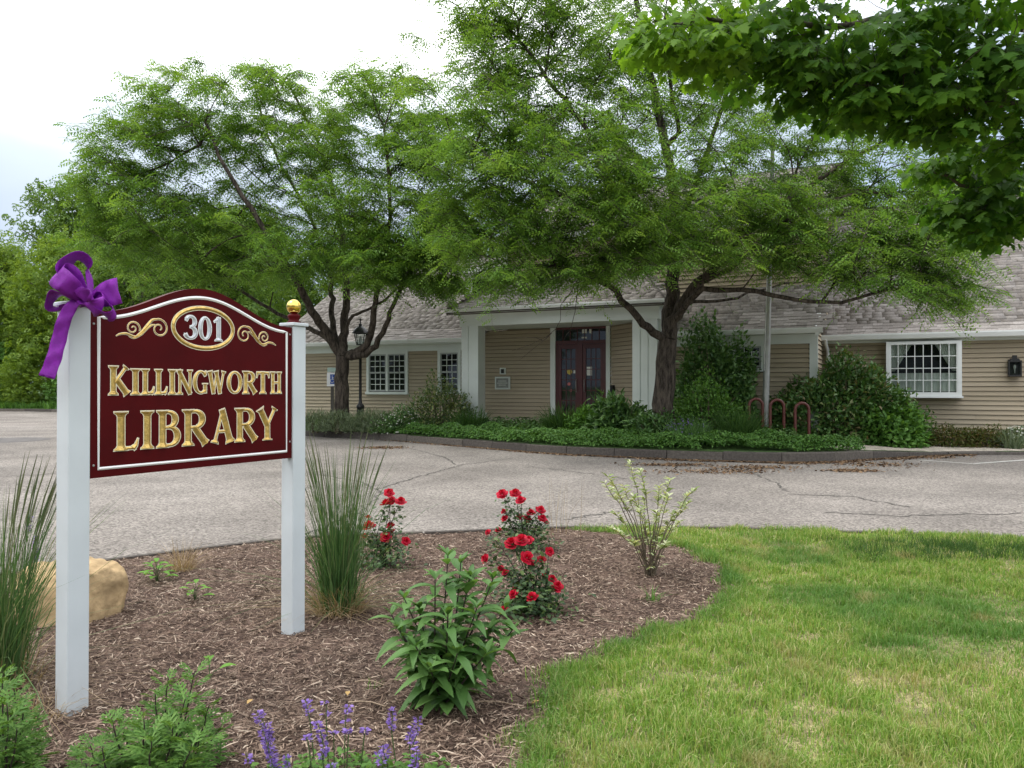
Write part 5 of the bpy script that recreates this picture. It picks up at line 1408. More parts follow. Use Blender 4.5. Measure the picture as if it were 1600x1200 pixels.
Rc = [(745,35,60,34,-1,22,1.6),(840,40,75,40,-1,30,2.2),(930,60,80,50,0,32,2.6),(1030,60,90,50,.6,34,2.6),(1130,60,80,50,1.2,24,2.2),(760,110,65,40,-1,26,1.8),(850,140,80,42,-1,32,2.2),(950,155,85,45,0,34,2.4),
      (1050,160,80,48,.8,30,2.4),(1140,180,75,45,1.2,24,2.2),(745,200,70,40,-2,26,1.8),(830,225,80,40,-2,30,2.0),(920,230,75,36,-1,24,2.2),(740,275,85,40,-2.2,30,1.6),(830,300,75,42,-2.2,30,1.8),(760,345,75,34,-2.2,26,1.4),
      (850,370,70,32,-2.4,28,1.4),(830,435,75,28,-2.4,24,1.0),(920,415,70,32,-1.8,30,1.2),(1000,330,75,40,-1.2,26,1.8),(1000,395,75,40,-1.6,34,1.4),(1080,350,70,40,-1.2,26,1.8),(1110,290,65,36,.6,20,2.0),(1190,250,70,36,.5,16,2.0),(1110,395,50,30,-1.6,16,1.2),
      (1170,340,60,30,-1.4,16,1.6),(1245,215,75,32,-.8,16,1.8),(1330,190,70,40,-1,20,1.8),(1300,260,80,28,-1.5,14,1.6),(1290,345,80,30,-2,20,1.4),(1370,305,70,35,-2,24,1.4),(1360,375,75,35,-2.4,30,1.2),(1440,375,55,38,-2.6,24,1.2),(1250,395,60,26,-2,16,1.2),
      (1410,430,60,28,-2.8,24,1.0),(1460,440,40,26,-2.9,16,.8),(1500,475,24,20,-3,8,.6),(1470,480,30,14,-3,8,.6),(1320,430,50,20,-2.6,12,1.0),(1200,420,40,24,-1.6,14,1.0),(1440,300,50,40,-2,16,1.4),(780,470,40,20,-2.5,8,.8),(880,470,35,16,-2.3,6,.8),(1150,110,60,60,1,14,2),(960,230,70,34,-2.2,20,1.2),(990,285,70,34,-2.6,24,1.0),(1040,390,70,34,-2.6,22,.9),(950,350,70,34,-2.8,22,.9),(1120,230,60,40,-1.2,16,1.4),(1200,300,60,30,-2.2,14,1.2),(1260,300,70,30,1,14,1.6),(700,420,50,24,-2.6,12,.8),(1490,440,30,30,-2.9,8,.8),(900,-40,120,45,0,22,2.4),(1050,-50,120,45,.6,20,2.4),(780,-40,70,40,-1,12,2)]
locust('large honey locust with leaning limbs in front of the porch', rb, right_limbs, Rc, RY, 23, fs=.215, K=6, Mf=8, density=1.0, low=((640, 720, 780, 900, 1000, 1080, 1200, 1290, 1400, 1480, 1530), (400, 420, 455, 448, 425, 415, 425, 440, 450, 478, 470)))

# maple overhanging from the right
def maple():
    r = np.random.default_rng(41)
    base = np.array([7.6, 6.2, 0.0])
    rt = root('maple_tree', base, 'maple with dark lobed leaves overhanging the upper right corner', 'tree')
    half = [(0, 0), (.06, .10), (.16, .36), (.28, .30), (.36, .52), (.42, .44), (.50, .20), (.60, .24), (.70, .34), (.72, .22), (.82, .12), (1.0, 0)]
    half = [(x, y * 1.12) for x, y in half]
    pts = half + [(x, -y) for x, y in half[1:-1][::-1]]
    LV = np.array([(x, y, -.18 * y * y - .25 * x * x + .10 * abs(y)) for x, y in pts]); LF = np.array([list(range(len(pts)))])
    sk = Skeleton(r)
    t = sk.limb([base - [0, 0, .2], base + [-.1, 0, 1.6], base + [-.2, .1, 3.0]], .26, .20)
    A = at
    sk.limb([A(1780, 100, 6.2), A(1600, 40, 6.1), A(1450, 20, 6.0), A(1300, 40, 6.0), A(1150, 30, 6.1), A(1030, 30, 6.2)], .055, .010, t[-1])
    sk.limb([A(1850, 150, 5.6), A(1650, 170, 5.6), A(1500, 160, 5.7), A(1400, 150, 5.8), A(1290, 120, 5.9)], .05, .010, t[-1])
    sk.limb([A(1850, 250, 7.2), A(1700, 290, 7.0), A(1600, 280, 6.9), A(1520, 290, 6.8), A(1460, 270, 6.8)], .045, .010, t[-2])
    sk.limb([A(1800, -80, 5.4), A(1600, -120, 5.2), A(1350, -140, 5.2), A(1100, -120, 5.4)], .09, .018, t[-1])
    sk.limb([base + [-.1, -.3, 4.4], base + [-.6, -1.2, 5.8]], .14, .05, t[-1])
    cl = [(1030,45,50,40,6.2,26,.4),(1100,60,70,50,6.1,40,.5),(1190,60,75,60,6.1,48,.6),(1290,70,80,65,6.0,56,.6),(1390,80,80,75,5.9,60,.6),(1490,80,80,85,5.8,64,.6),(1580,90,70,90,5.7,56,.6),
          (1260,125,50,28,6.0,18,.4),(1350,150,50,32,5.9,24,.4),(1430,170,50,28,5.9,22,.4),(1500,180,60,36,5.8,28,.4),(1580,210,45,45,6.0,26,.4),(1500,245,55,28,6.8,24,.4),(1560,300,55,45,6.9,40,.5),(1510,320,45,35,6.8,26,.4),(1570,345,40,28,6.8,22,.4),(1530,358,24,18,6.8,8,.2),(1470,250,30,20,6.8,8,.3),
          (1150,-60,120,50,5.8,22,.7),(1350,-70,140,60,5.6,30,.8),(1550,-80,120,70,5.5,34,.8),(1700,100,90,150,5.8,44,.9),(1700,300,80,80,6.6,26,.8)]
    T = np.concatenate([A(px, py, Y) + rdir(n, r) * (r.random(n) ** .45)[:, None] * np.array([rx_ / 1200 * Y, th, ry_ / 1200 * Y]) for px, py, rx_, ry_, Y, n, th in cl])
    T = T[np.argsort(np.linalg.norm(T - base, axis=1))]
    for p in T: sk.reach(p, 1.5)
    rad = sk.radii(.003)
    mb = MB(); sk.mesh(mb, rad); mb.build('trunk', M_bark_light, rt)
    n = len(T); K = 10
    b = np.repeat(T, K, 0); N = n * K; a = r.random(N) * 6.283
    P = b + np.stack([np.cos(a), np.sin(a), -.25 - .3 * r.random(N)], 1) * (.06 + .13 * r.random(N))[:, None]
    d = np.stack([np.cos(a), np.sin(a), -.45 - .7 * r.random(N)], 1); up = np.stack([r.normal(size=N) * .4 + np.cos(a) * .3, r.normal(size=N) * .4 + np.sin(a) * .3, np.ones(N)], 1)
    sc = .094 * (.65 + .7 * r.random(N)); Mx = frames(d, up, sc)
    tw = np.stack([b, (b + P) / 2 + [0, 0, .02], P], 1)
    V, F = twig_mesh(tw[::2], .0022); fast_obj('leaf_stalks', V, F, M_stem, rt)
    young = np.clip(np.repeat((np.linalg.norm(T - A(1030, 45, 6.2), axis=1) < .7) * .6 + r.random(n) ** 4 * .4, K) + r.normal(size=N) * .06, 0, .9)
    px = 800 + 1200 * P[:, 0] / P[:, 1]; py = 605 - (P[:, 2] - EYE) / P[:, 1] * 1200
    view = (px > 985) & (px < 1590) & (py > 10); score = np.where(view, py - .20 * px - 40 * P[:, 1], -1e9)
    pick = np.zeros(N, bool); pick[np.argsort(-score)[:260]] = True; pick &= view
    me = bpy.data.meshes.new('leaf'); me.from_pydata([tuple(v) for v in LV], [], [tuple(f) for f in LF]); me.materials.append(M_maple)
    for k in np.flatnonzero(pick):
        o = bpy.data.objects.new('leaf', me); C.objects.link(o); o.parent = rt
        o.matrix_basis = Matrix.Translation(Vector(P[k] - base)) @ Matrix(Mx[k].tolist()).to_4x4()
    s = ~pick; V, F = scatter(LV, LF, Mx[s], P[s])
    o = fast_obj('crown', V, F, M_maple, rt, attrs={'young': np.repeat(young[s], len(LV))}); o['kind'] = 'stuff'
maple()

# --- woodland trees: a few crowns built once, then copied
def wood_mesh(seed, nclump, nleaf):
    r = np.random.default_rng(seed)
    a = r.random(nclump) * 6.283; zc = r.random(nclump) ** .9; q = np.sqrt(r.random(nclump)) * np.sqrt(np.clip(1.02 - ((zc - .36) / .66) ** 2, .05, 1)) * .86
    c = np.stack([q * np.cos(a), q * np.sin(a), zc], 1)
    rad = .17 + .15 * r.random(nclump); k = r.integers(0, nclump, nleaf)
    q = rdir(nleaf, r) * (r.random(nleaf) ** .4)[:, None]; q[:, 2] *= .62
    P = c[k] + q * rad[k][:, None]
    T5V, T5F = [], []
    for j in range(6):
        a = 6.283 * j / 6 + .4 * r.random(); x, y = .55 * math.cos(a), .55 * math.sin(a); z = .3 * (r.random() - .5); b = len(T5V)
        ca, sa = math.cos(a + 1.0), math.sin(a + 1.0); l, w = .42, .2
        T5V += [(x - ca * l, y - sa * l, z), (x + sa * w, y - ca * w, z + .1), (x + ca * l, y + sa * l, z - .12), (x - sa * w, y + ca * w, z + .1)]; T5F.append((b, b + 1, b + 2, b + 3))
    d = rdir(nleaf, r); d[:, 2] -= .3; up = q * .8 + r.normal(size=(nleaf, 3)) * .35 + [0, 0, .55]
    Mx = frames(d, up, .055 * (.7 + .6 * r.random(nleaf))); Mx[:, 2, :] /= 2.3
    V, F = scatter(T5V, T5F, Mx, P)
    return V, F
WV = [wood_mesh(100 + i, 70, 5600) for i in range(4)]
WMESH = {}
def wood_crown(i, mat):
    if i not in WMESH:
        me = fast_mesh('crown', WV[i][0], WV[i][1]); me.materials.append(M_bg); WMESH[i] = me
    return WMESH[i]
def wood_obj(name, i, mat, r):
    c = link(name, wood_crown(i, mat), r); c['kind'] = 'stuff'
    c.material_slots[0].link = 'OBJECT'; c.material_slots[0].material = mat
    return c
def wood_trunk():
    m = MB(); m.tube([(0, 0, -.2), (.05, 0, 2), (0, .06, 4.5), (.1, 0, 8)], [.26, .2, .16, .06], 8)
    for k in range(7):
        a = k * 2.4; z = 2.6 + k * .7; m.tube([(0, 0, z), (math.cos(a) * 1.2, math.sin(a) * 1.2, z + 1.2), (math.cos(a) * 2.2, math.sin(a) * 2.2, z + 1.8)], [.09, .06, .02], 5)
    me = bpy.data.meshes.new('trunk'); me.from_pydata(m.V, [], m.F); me.materials.append(M_bark_light); return me
TRUNK = wood_trunk()
def wood_tree(x, y, h, wr, i, mat, label, group, zb=.2, low=.5, seed=0):
    r = root('woodland_tree', (x, y, zb), label, 'tree', group)
    rr = random.Random(seed)
    t = link('trunk', TRUNK, r); t.scale = (h / 11, h / 11, h / 10); 
    c = wood_obj('crown', i, mat, r)
    zb_ = h * .04 if low >= 1 else h * .16; c.location = (0, 0, zb_); c.scale = (wr, wr, (h - zb_) / 1.12); c.rotation_euler.z = rr.random() * 6.28
    return r
WG = 'woodland trees behind the road and library'
wt = [(-37.5, 55, 12.5, 4.6, 0, M_bg2, 'bright yellow green woodland tree at the far left edge'), (-31.5, 54, 12.0, 4.4, 1, M_bg2, 'bright green woodland tree behind the ribbon bow'),
      (-36.0, 63, 19.5, 5.6, 2, M_bg, 'tall darker woodland tree rising beside the left locust'), (-25.5, 53, 13, 4.8, 3, M_bg, 'woodland tree behind the left side of the sign arch'),
      (-43.5, 62, 13.5, 5.0, 1, M_bg2, 'yellow green woodland tree cut by the left picture edge'), (-29, 64, 15, 5.5, 0, M_bg, 'woodland tree in the second row behind the sign arch'),
      (-19.5, 52, 13.5, 5, 0, M_bg, 'woodland tree behind the left wing end of the library'), (-22, 64, 16, 6, 1, M_bg, 'woodland tree in the second row behind the left locust trunk'), (-13, 62, 15, 6.5, 1, M_bg, 'woodland tree behind the roof of the left wing'), (-4, 62, 15, 7, 2, M_bg, 'woodland tree behind the dormer and porch roof'), (5, 60, 17, 7, 3, M_bg2, 'light green tree behind the cupola'),
      (14, 58, 16, 7, 0, M_bg, 'woodland tree behind the ridge right of the cupola'), (23, 56, 16, 7, 1, M_bg, 'woodland tree behind the ridge above the flagpole'), (32, 54, 17, 7.5, 2, M_bg2, 'light green woodland tree behind the hanging maple leaves'), (-39, 76, 19, 7, 1, M_bg, 'woodland tree in the third row at the far left'), (-28, 78, 19, 7, 3, M_bg, 'woodland tree in the third row behind the left locust'),
      (27.5, 42, 12.5, 5, 0, M_bg2, 'light green tree showing above the right roof ridge')]
for k, (x, y, h, wr, i, mt, lab) in enumerate(wt):
    wood_tree(x, y, h, wr, i, mt, lab or 'green woodland tree half hidden behind the library', WG, zb=float(.3), low=1.0 if y < 63 and x < -20 else .6, seed=k)
# understorey along the verge at far left
def bush_row():
    labs = ('leafy woodland bush at the verge, cut by the left picture edge', 'leafy woodland bush at the verge left of the white sign post', 'leafy woodland bush behind the white sign post with the bow', 'leafy woodland bush behind the left half of the sign board', 'leafy woodland bush behind the right half of the sign board')
    for k, (x, y, h) in enumerate(((-36, 52.4, 4.6), (-32, 51.8, 4.2), (-28, 50.5, 4.8), (-24, 48, 4.4), (-17, 41, 3.8))):
        r = root('woodland_bush', (x, y, .2), labs[k], 'bush', 'bushes along the wooded verge')
        c = wood_obj('foliage', k % 4, M_bg2 if k % 2 else M_shrub_bright, r); c.location = (0, 0, -.2); c.scale = (3.0, 2.4, h / 1.1); c.rotation_euler.z = k
bush_row()
# trees behind the camera, seen mirrored in the glass doors
for k, (x, y, h) in enumerate(((-16, -24, 13), (-3, -24, 13), (8, -24, 12), (-27, -15, 13), (-35, -4, 13), (-42, 7, 13), (-47, 18, 12), (-52, 30, 12))):
    wood_tree(x, y, h, 5.6, k % 4, M_bg, 'green woodland tree across the drive, mirrored in the doors', 'woodland trees mirrored in the glass doors', seed=40 + k, low=1.0)

# ------------------------------------------------------------------ shrubs and beds by the building
def oval_leaf(l=1.0, w=.42, fold=.12, droop=.18):
    V = [(0, 0, 0), (.35 * l, w / 2, fold * .5), (.4 * l, 0, .0), (.35 * l, -w / 2, fold * .5), (l, 0, -droop), (.75 * l, w * .36, -droop * .35), (.75 * l, -w * .36, -droop * .35)]
    return np.array(V), np.array([(0, 2, 5, 1), (0, 3, 6, 2), (2, 4, 5, 5), (2, 6, 4, 4)])
def rhomb(w=.45, droop=.15): return np.array([(0, 0, 0), (.45, w / 2, .05), (1, 0, -droop), (.45, -w / 2, .05)]), np.array([(0, 1, 2, 3)])
def shrub(name, label, cat, c, rx_, ry_, h, n, ls, mat, seed, tmpl=None, lump=.18, inner=.45, group=None, stems=7, up=.5, zb=None, stem_mat=None, extra=None):
    r = np.random.default_rng(seed); z0 = float(island_z(c[0], c[1])) if zb is None else zb
    rt = root(name, (c[0], c[1], z0), label, cat, group)
    d = rdir(n, r); d[:, 2] = np.abs(d[:, 2]) * 1.0 - .12 * r.random(n)
    ph = r.random(6) * 6.28
    lum = 1 + lump * (np.sin(4 * d[:, 0] + ph[0]) * np.sin(4 * d[:, 2] + ph[1]) + .7 * np.sin(7 * d[:, 1] + ph[2]) * np.sin(6 * d[:, 0] + ph[3]) + .5 * np.sin(11 * d[:, 2] + ph[4]) * np.sin(10 * d[:, 0] + ph[5])) 
    rad = (inner + (1 - inner) * r.random(n) ** .6) * lum * (1 + .05 * r.normal(size=n))
    P = np.array([c[0], c[1], z0 + h * .04]) + d * rad[:, None] * np.array([rx_, ry_, h])
    P[:, 2] = np.maximum(P[:, 2], z0 + .02)
    dd = d * .7 + r.normal(size=(n, 3)) * .55 + [0, 0, up * .3]; uu = d * .7 + r.normal(size=(n, 3)) * .4 + [0, 0, .9]
    TV, TF = tmpl or rhomb()
    V, F = scatter(TV, TF, frames(dd, uu, ls * (.65 + .7 * r.random(n))), P)
    o = fast_obj('foliage', V, F, mat, rt)
    m = MB()
    for k in range(stems):
        a = r.random() * 6.28; q = r.random() * .7; e = np.array([c[0] + math.cos(a) * rx_ * q, c[1] + math.sin(a) * ry_ * q, z0 + h * (.55 + .3 * r.random())])
        b = np.array([c[0] + math.cos(a) * .08, c[1] + math.sin(a) * .08, z0 - .05]); m.tube([b, (b + e) / 2 + r.normal(size=3) * .05, e], [.022, .016, .006], 5)
    m.build('stem', stem_mat or M_twig, rt)
    return rt
def ip(px, Y): return ((px - 800) / 1200 * Y, Y)
shrub('holly_shrub', 'yellow green mottled shrub left of the porch column', 'shrub', ip(688, 23.0), 0.92, .8, 1.42, 3600, .10, M_holly, 1)
shrub('laurel_shrub', 'tall dark glossy shrub right of the porch behind the trunk', 'shrub', ip(1118, 19.7), 1.18, .8, 2.75, 9000, .12, M_shrub, 2, inner=.55, tmpl=rhomb(.55))
shrub('viburnum_shrub', 'broad mid green shrub low beside the right tree trunk', 'shrub', ip(1105, 18.6), .95, .7, 1.35, 4200, .085, M_shrub_bright, 3)
shrub('rhododendron', 'big dark rhododendron mound behind the bike racks', 'shrub', ip(1316, 19.4), 1.85, .95, 1.95, 14000, .13, M_rhodo, 4, tmpl=rhomb(.5), lump=.14, inner=.65)
shrub('hydrangea_shrub', 'fresh bright green shrub at the right foot of the rhododendron', 'shrub', ip(1392, 18.75), .92, .55, 1.05, 4200, .12, M_shrub_bright, 5, tmpl=oval_leaf(w=.55), lump=.15)
shrub('rusty_shrub', 'low rusty tinged shrub under the box window', 'shrub', ip(1490, 18.95), .85, .4, .55, 2400, .07, M_rust, 6)
shrub('rusty_shrub', 'low spreading green and rust shrub below the wall lantern', 'shrub', ip(1548, 18.75), .8, .4, .48, 2200, .07, M_rust, 7)
shrub('white_edged_shrub', 'pale white edged plant at the far right wall', 'shrub', ip(1588, 18.6), .5, .35, .50, 1300, .09, M_silverleaf, 8)
shrub('potentilla_shrub', 'dark low shrub with small white flowers left of the porch', 'shrub', ip(628, 22.7), .85, .6, .72, 3000, .075, M_shrub, 9)
shrub('peony', 'leafy dark perennial clump in front of the right porch column', 'perennial', ip(968, 19.2), .78, .6, .95, 2300, .17, M_shrub, 10, tmpl=oval_leaf(w=.34), lump=.2)
shrub('peony', 'leafy perennial clump below the red doors', 'perennial', ip(915, 19.6), .5, .4, .68, 1100, .15, M_shrub_bright, 12, tmpl=oval_leaf(w=.34), lump=.2)
shrub('leafy_perennial', 'leafy clump right at the foot of the big locust trunk', 'perennial', ip(1020, 18.1), .55, .45, .70, 1500, .12, M_shrub, 13, tmpl=oval_leaf(w=.34))
for k, (px, lab) in enumerate(((492, 'silvery lavender clump just right of the white sign post'), (528, 'silvery lavender clump at the foot of the dark tree'), (568, 'silvery lavender clump below the lamp post'), (596, 'rounded lavender clump below the twin window'))):
    shrub('lavender', lab, 'lavender', ip(px, 23.6 - k * .25), .62, .45, .62, 2100, .14, M_silverleaf, 20 + k, tmpl=rhomb(.10, .0), group='lavender clumps along the island', up=2.2, lump=.1)
# white flowers on the low shrub
def dots(label_root, name, n, c, ext, size, mat, seed):
    r = np.random.default_rng(seed); d = rdir(n, r); d[:, 2] = np.abs(d[:, 2]); d[:, 1] = -np.abs(d[:, 1])
    z0 = float(island_z(c[0], c[1])); P = np.array([c[0], c[1], z0]) + d * np.array(ext) * (.98 + .1 * r.random(n))[:, None]
    TV = np.array([(math.cos(a) * q, math.sin(a) * q, .15 * q) for k in range(5) for a, q in ((1.2566 * k - .4, .6), (1.2566 * k, 1.0), (1.2566 * k + .4, .6), (0, .02))]); TF = np.array([(4*k+3, 4*k, 4*k+1, 4*k+2) for k in range(5)])
    V, F = scatter(TV, TF, frames(np.cross(d, [0.2, .3, 1.0]) + .01, d, size * (.7 + .6 * r.random(n))), P); fast_obj(name, V, F, mat, label_root)['kind'] = 'stuff'
pot = [o for o in C.objects if o.name.startswith('potentilla')][0]; dots(pot, 'flowers', 90, ip(628, 22.7), (.86, .62, .74), .028, M_petal_w, 3)
wes = [o for o in C.objects if o.name.startswith('white_edged')][0]; dots(wes, 'flowers', 60, ip(1588, 18.6), (.5, .36, .52), .03, M_petal_w, 4)

def strap_clump(name, label, cat, c, n, h, spread, w, mat, lean, zb=None, group=None, seed=1, base_mat=None):
    global rng
    keep = rng; rng = np.random.default_rng(seed)
    z0 = float(island_z(c[0], c[1])) if zb is None else zb
    rt = root(name, (c[0], c[1], z0), label, cat, group)
    V, F = tuft_stuff('x', [c], n, h, spread, w, mat, '', lambda X, Y: np.full_like(X, z0), lean); fast_obj('blades', V, F, mat, rt); rng = keep
    return rt
strap_clump('daylily', 'arching daylily clump left of the porch step', 'perennial', ip(735, 21.9), 420, .75, .38, .022, M_blade, .75, seed=2)
strap_clump('daylily', 'arching daylily clump below the red doors', 'perennial', ip(880, 20.2), 560, .80, .42, .022, M_blade, .75, seed=3)
strap_clump('ornamental_grass', 'upright green grass clump left of the bike racks', 'ornamental grass', ip(1152, 17.9), 620, .85, .42, .014, M_blade, .5, seed=4)
strap_clump('iris', 'pale strappy iris leaves at the far right wall', 'perennial', ip(1583, 18.3), 130, .55, .18, .022, M_silverleaf, .6, seed=5)
strap_clump('salvia', 'purple flecked salvia clump before the big locust trunk', 'perennial', ip(1072, 17.7), 420, .62, .5, .018, M_shrub, .5, seed=6)
sal = [o for o in C.objects if o.name.startswith('salvia')][0]; dots(sal, 'flowers', 130, ip(1072, 17.7), (.6, .4, .62), .02, M_purple, 5)

# ground cover carpet behind the far kerb
def cover():
    r = np.random.default_rng(77); n = 62000
    X = -5.6 + 13.2 * r.random(n); off = .14 + 1.75 * r.random(n) ** 1.1
    wmax = np.interp(X, [-5.6, -4, -1, 3, 6, 7.6], [.5, 1.1, 1.7, 1.9, 1.7, .5]); ok = off < wmax + .14; X, off = X[ok], off[ok]; n = len(X)
    bare = (np.abs(X - 4.9) < .9) & (off < .42); X, off = X[~bare], off[~bare]; n = len(X)
    Y = far_edge(X) + off
    hh = (.26 + .10 * np.sin(3.1 * X) * np.sin(4 * off + X) + .05 * np.sin(9 * X + 5 * off)) * smooth01((off - .02) / .30) * np.clip(1.3 * (1 - ((off - .14) / (wmax[ok][~bare] + .01)) ** 4), .3, 1)
    P = np.stack([X, Y, far_z(X, off) + hh * (.35 + .65 * r.random(n) ** .5)], 1)
    d = rdir(n, r); d[:, 2] = -.25 + .3 * d[:, 2]; up = np.stack([r.normal(size=n) * .45, r.normal(size=n) * .45 - .3, np.ones(n)], 1)
    V, F = scatter(*rhomb(.62, .2), frames(d, up, .056 * (.6 + .8 * r.random(n))), P)
    tag(fast_obj('ground_cover', V, F, M_cover), 'dense low green ground cover spilling over the far kerb', kind='stuff')
    # thin weeds and grass at the right below the wall
    X = 6.9 + 6 * r.random(260); off = 2.2 + 1.0 * r.random(260) - (X > 9.4) * .65
    V, F = tuft_stuff('x', np.stack([X, far_edge(X) + off], 1), 16, .16, .12, .012, M_cover, '', island_z, .6)
    tag(fast_obj('weedy_grass', V, F, M_mug), 'light green weedy grass between pavement and wall shrubs', kind='stuff')
cover()
def fill_bed():
    """loose low planting between the ground cover and the porch"""
    r = np.random.default_rng(78); n = 16000
    X = -7.5 + 15 * r.random(n); off = 1.5 + 2.4 * r.random(n); Y = far_edge(X) + off
    lim = (A2[0] * 0 + (20.1 - B2[0] * X) / B2[1]); ok = (Y < lim) & ((X < 6.8)); X, Y, off = X[ok], Y[ok], off[ok]; n = len(X)
    P = np.stack([X, Y, far_z(X, off) + .22 * r.random(n)], 1); d = rdir(n, r); d[:, 2] *= .4
    V, F = scatter(*rhomb(.5, .2), frames(d, np.stack([r.normal(size=n) * .4, r.normal(size=n) * .4, np.ones(n)], 1), .10 * (.6 + .8 * r.random(n))), P)
    tag(fast_obj('bed_planting', V, F, M_shrub), 'dark mixed low planting filling the island bed', kind='stuff')
fill_bed()

# ------------------------------------------------------------------ plants in the sign bed
def nz_(x, y): return float(near_z(x, y))
def leaf_obj(me, rt, pos, d, up, sc, name='leaf'):
    M = frames(np.array([d], float), np.array([up], float), [sc])[0]
    o = bpy.data.objects.new(name, me); C.objects.link(o); o.parent = rt
    o.matrix_basis = Matrix.Translation(Vector(np.asarray(pos) - BASE[rt])) @ Matrix(M.tolist()).to_4x4()
    return o
def lance_mesh(mat, w=.30, droop=.45, fold=.10, k=6, name='leaf'):
    V, F = [], []
    for i in range(k + 1):
        t = i / k; ww = w * math.sin(math.pi * min(1, t * .93 + .05)) ** .85 * (1 - .25 * t) / 2; z = .10 * t - droop * t * t
        V += [(t * (1 - .12 * t), ww, z + fold * ww / w), (t * (1 - .12 * t), 0, z - .015), (t * (1 - .12 * t), -ww, z + fold * ww / w)]
    for i in range(k):
        b = i * 3; F += [(b, b + 3, b + 4, b + 1), (b + 1, b + 4, b + 5, b + 2)]
    me = bpy.data.meshes.new(name); me.from_pydata(V, [], F); me.materials.append(mat)
    for p in me.polygons: p.use_smooth = True
    return me

# centre perennial, every leaf its own
def perennial():
    r = np.random.default_rng(5); c = gp(693, 1098); rt = root('leafy_perennial', (c[0], c[1], 0), 'tall leafy green perennial in the middle of the mulch bed', 'perennial')
    variants = [lance_mesh(M_peren, .38, .45), lance_mesh(M_peren, .36, .80), lance_mesh(M_peren, .40, .20)]
    tops = [(700, 868, 0), (680, 905, -.10), (655, 950, -.05), (632, 935, .06), (650, 1010, -.22), (735, 900, .05), (770, 905, .02), (745, 950, -.12), (765, 985, -.05), (625, 985, -.04), (700, 960, -.25), (715, 1020, -.28), (672, 1045, -.28), (790, 950, .08), (720, 880, .12), (645, 1000, -.12), (760, 1020, -.2), (612, 960, .1), (800, 985, .0)]
    m = MB(); nl = 0
    for (px, py, dy) in tops:
        top = at(px, py, c[1] + dy); b = np.array([c[0] + r.normal() * .035, c[1] + r.normal() * .035 + dy * .2, -.01])
        mid = (b + top) / 2 + np.array([(top[0] - b[0]) * .12, 0, .03]); q = np.linspace(0, 1, 8)[:, None]
        P = (1 - q) ** 2 * b + 2 * q * (1 - q) * mid + q ** 2 * top; m.tube(P, np.linspace(.0055, .003, 8), 6)
        H = top[2]; n = int(4 + H * 11); yaw = r.random() * 6.28
        for i in range(n):
            t = 0.12 + .86 * (i + .5) / n; p = P[0] * (1 - t) ** 2 + 2 * t * (1 - t) * mid + t * t * top; yaw += 1.62 + r.normal() * .2
            for s in (0, math.pi):
                if r.random() < .10 and t < .4: continue
                a = yaw + s + r.normal() * .2; el = .10 + .45 * t + r.normal() * .25
                sc = (.165 + .045 * r.random()) * (1 - .25 * t)
                leaf_obj(variants[r.integers(3)], rt, p, (math.cos(a), math.sin(a), el), (0, 0, 1), sc); nl += 1
        for j in range(5):
            a = r.random() * 6.28; leaf_obj(variants[2], rt, top, (math.cos(a), math.sin(a), .9 + .5 * r.random()), (0, 0, 1), .055 + .03 * r.random()); nl += 1
    m.build('stem', M_darkstem, rt)
perennial()

# roses
def rose_mesh(seed):
    r = np.random.default_rng(seed); V, F = [], []
    for ring, (n, rad, lift, size) in enumerate(((5, .85, .10, .62), (5, .62, .32, .55), (4, .36, .52, .42), (3, .14, .62, .30))):
        for k in range(n):
            a = 6.283 * (k + .5 * ring) / n + r.normal() * .12; b = len(V)
            for (u, v, hh) in ((-.8, .1, .0), (.8, .1, .0), (1.0, .75, .22), (.45, 1.1, .30), (-.45, 1.1, .30), (-1.0, .75, .22)):
                rr = rad * v + .02; w = u * size * .75
                z = lift * .7 + hh * (.5 + ring * .45) + r.normal() * .03
                V.append((math.cos(a) * rr - math.sin(a) * w, math.sin(a) * rr + math.cos(a) * w, z - .25 * (abs(u) * .2)))
            F += [(b, b + 1, b + 2, b + 5), (b + 5, b + 2, b + 3, b + 4)]
    me = bpy.data.meshes.new('bloom'); me.from_pydata(V, [], F); me.materials.append(M_rose); return me
ROSES = [rose_mesh(i) for i in range(4)]
def rose_bush(label, base_px, blooms, top_py, rx_, h, nleaf, seed):
    r = np.random.default_rng(seed); c = gp(*base_px); Y = c[1]
    rt = root('rose_bush', (c[0], c[1], 0), label, 'rose bush')
    m = MB(); tips = []
    for (px, py, d, s) in blooms:
        p = at(px, py, Y + d); tips.append(p); b = np.array([c[0] + r.normal() * .04, Y + r.normal() * .04, 0])
        mid = b + (p - b) * .55 + np.array([(b[0] - p[0]) * .25, 0, .05]); q = np.linspace(0, 1, 7)[:, None]
        m.tube((1 - q) ** 2 * b + 2 * q * (1 - q) * mid + q * q * p, np.linspace(.005, .0022, 7), 5)
        up = np.array([(px - base_px[0]) * .008, -.55, .9]) + r.normal(size=3) * .25
        leaf_obj(ROSES[r.integers(4)], rt, p, np.cross(up, [.3, .4, .2]), up, s / 1200 * (Y + d) * .43, 'bloom')
    m.build('stem', M_darkstem, rt)
    # leaflets in threes along the stems and a bushy base
    n = nleaf; t = r.random(n) ** 1.3; k = r.integers(0, len(tips), n); tp_ = np.array(tips)[k]
    P = np.array([c[0], Y, .03]) + (tp_ - [c[0], Y, 0]) * t[:, None] * .92 + r.normal(size=(n, 3)) * np.array([rx_ * .42, rx_ * .42, .05]) * (1.15 - t)[:, None]
    P[:, 2] = np.clip(P[:, 2], .03, None)
    d = rdir(n, r); d[:, 2] *= .4; up = r.normal(size=(n, 3)) * .45 + [0, -.25, 1]
    V, F = scatter(*oval_leaf(w=.62, droop=.1), frames(d, up, .034 * (.7 + .7 * r.random(n))), P); fast_obj('foliage', V, F, M_rosaleaf, rt)
    return rt
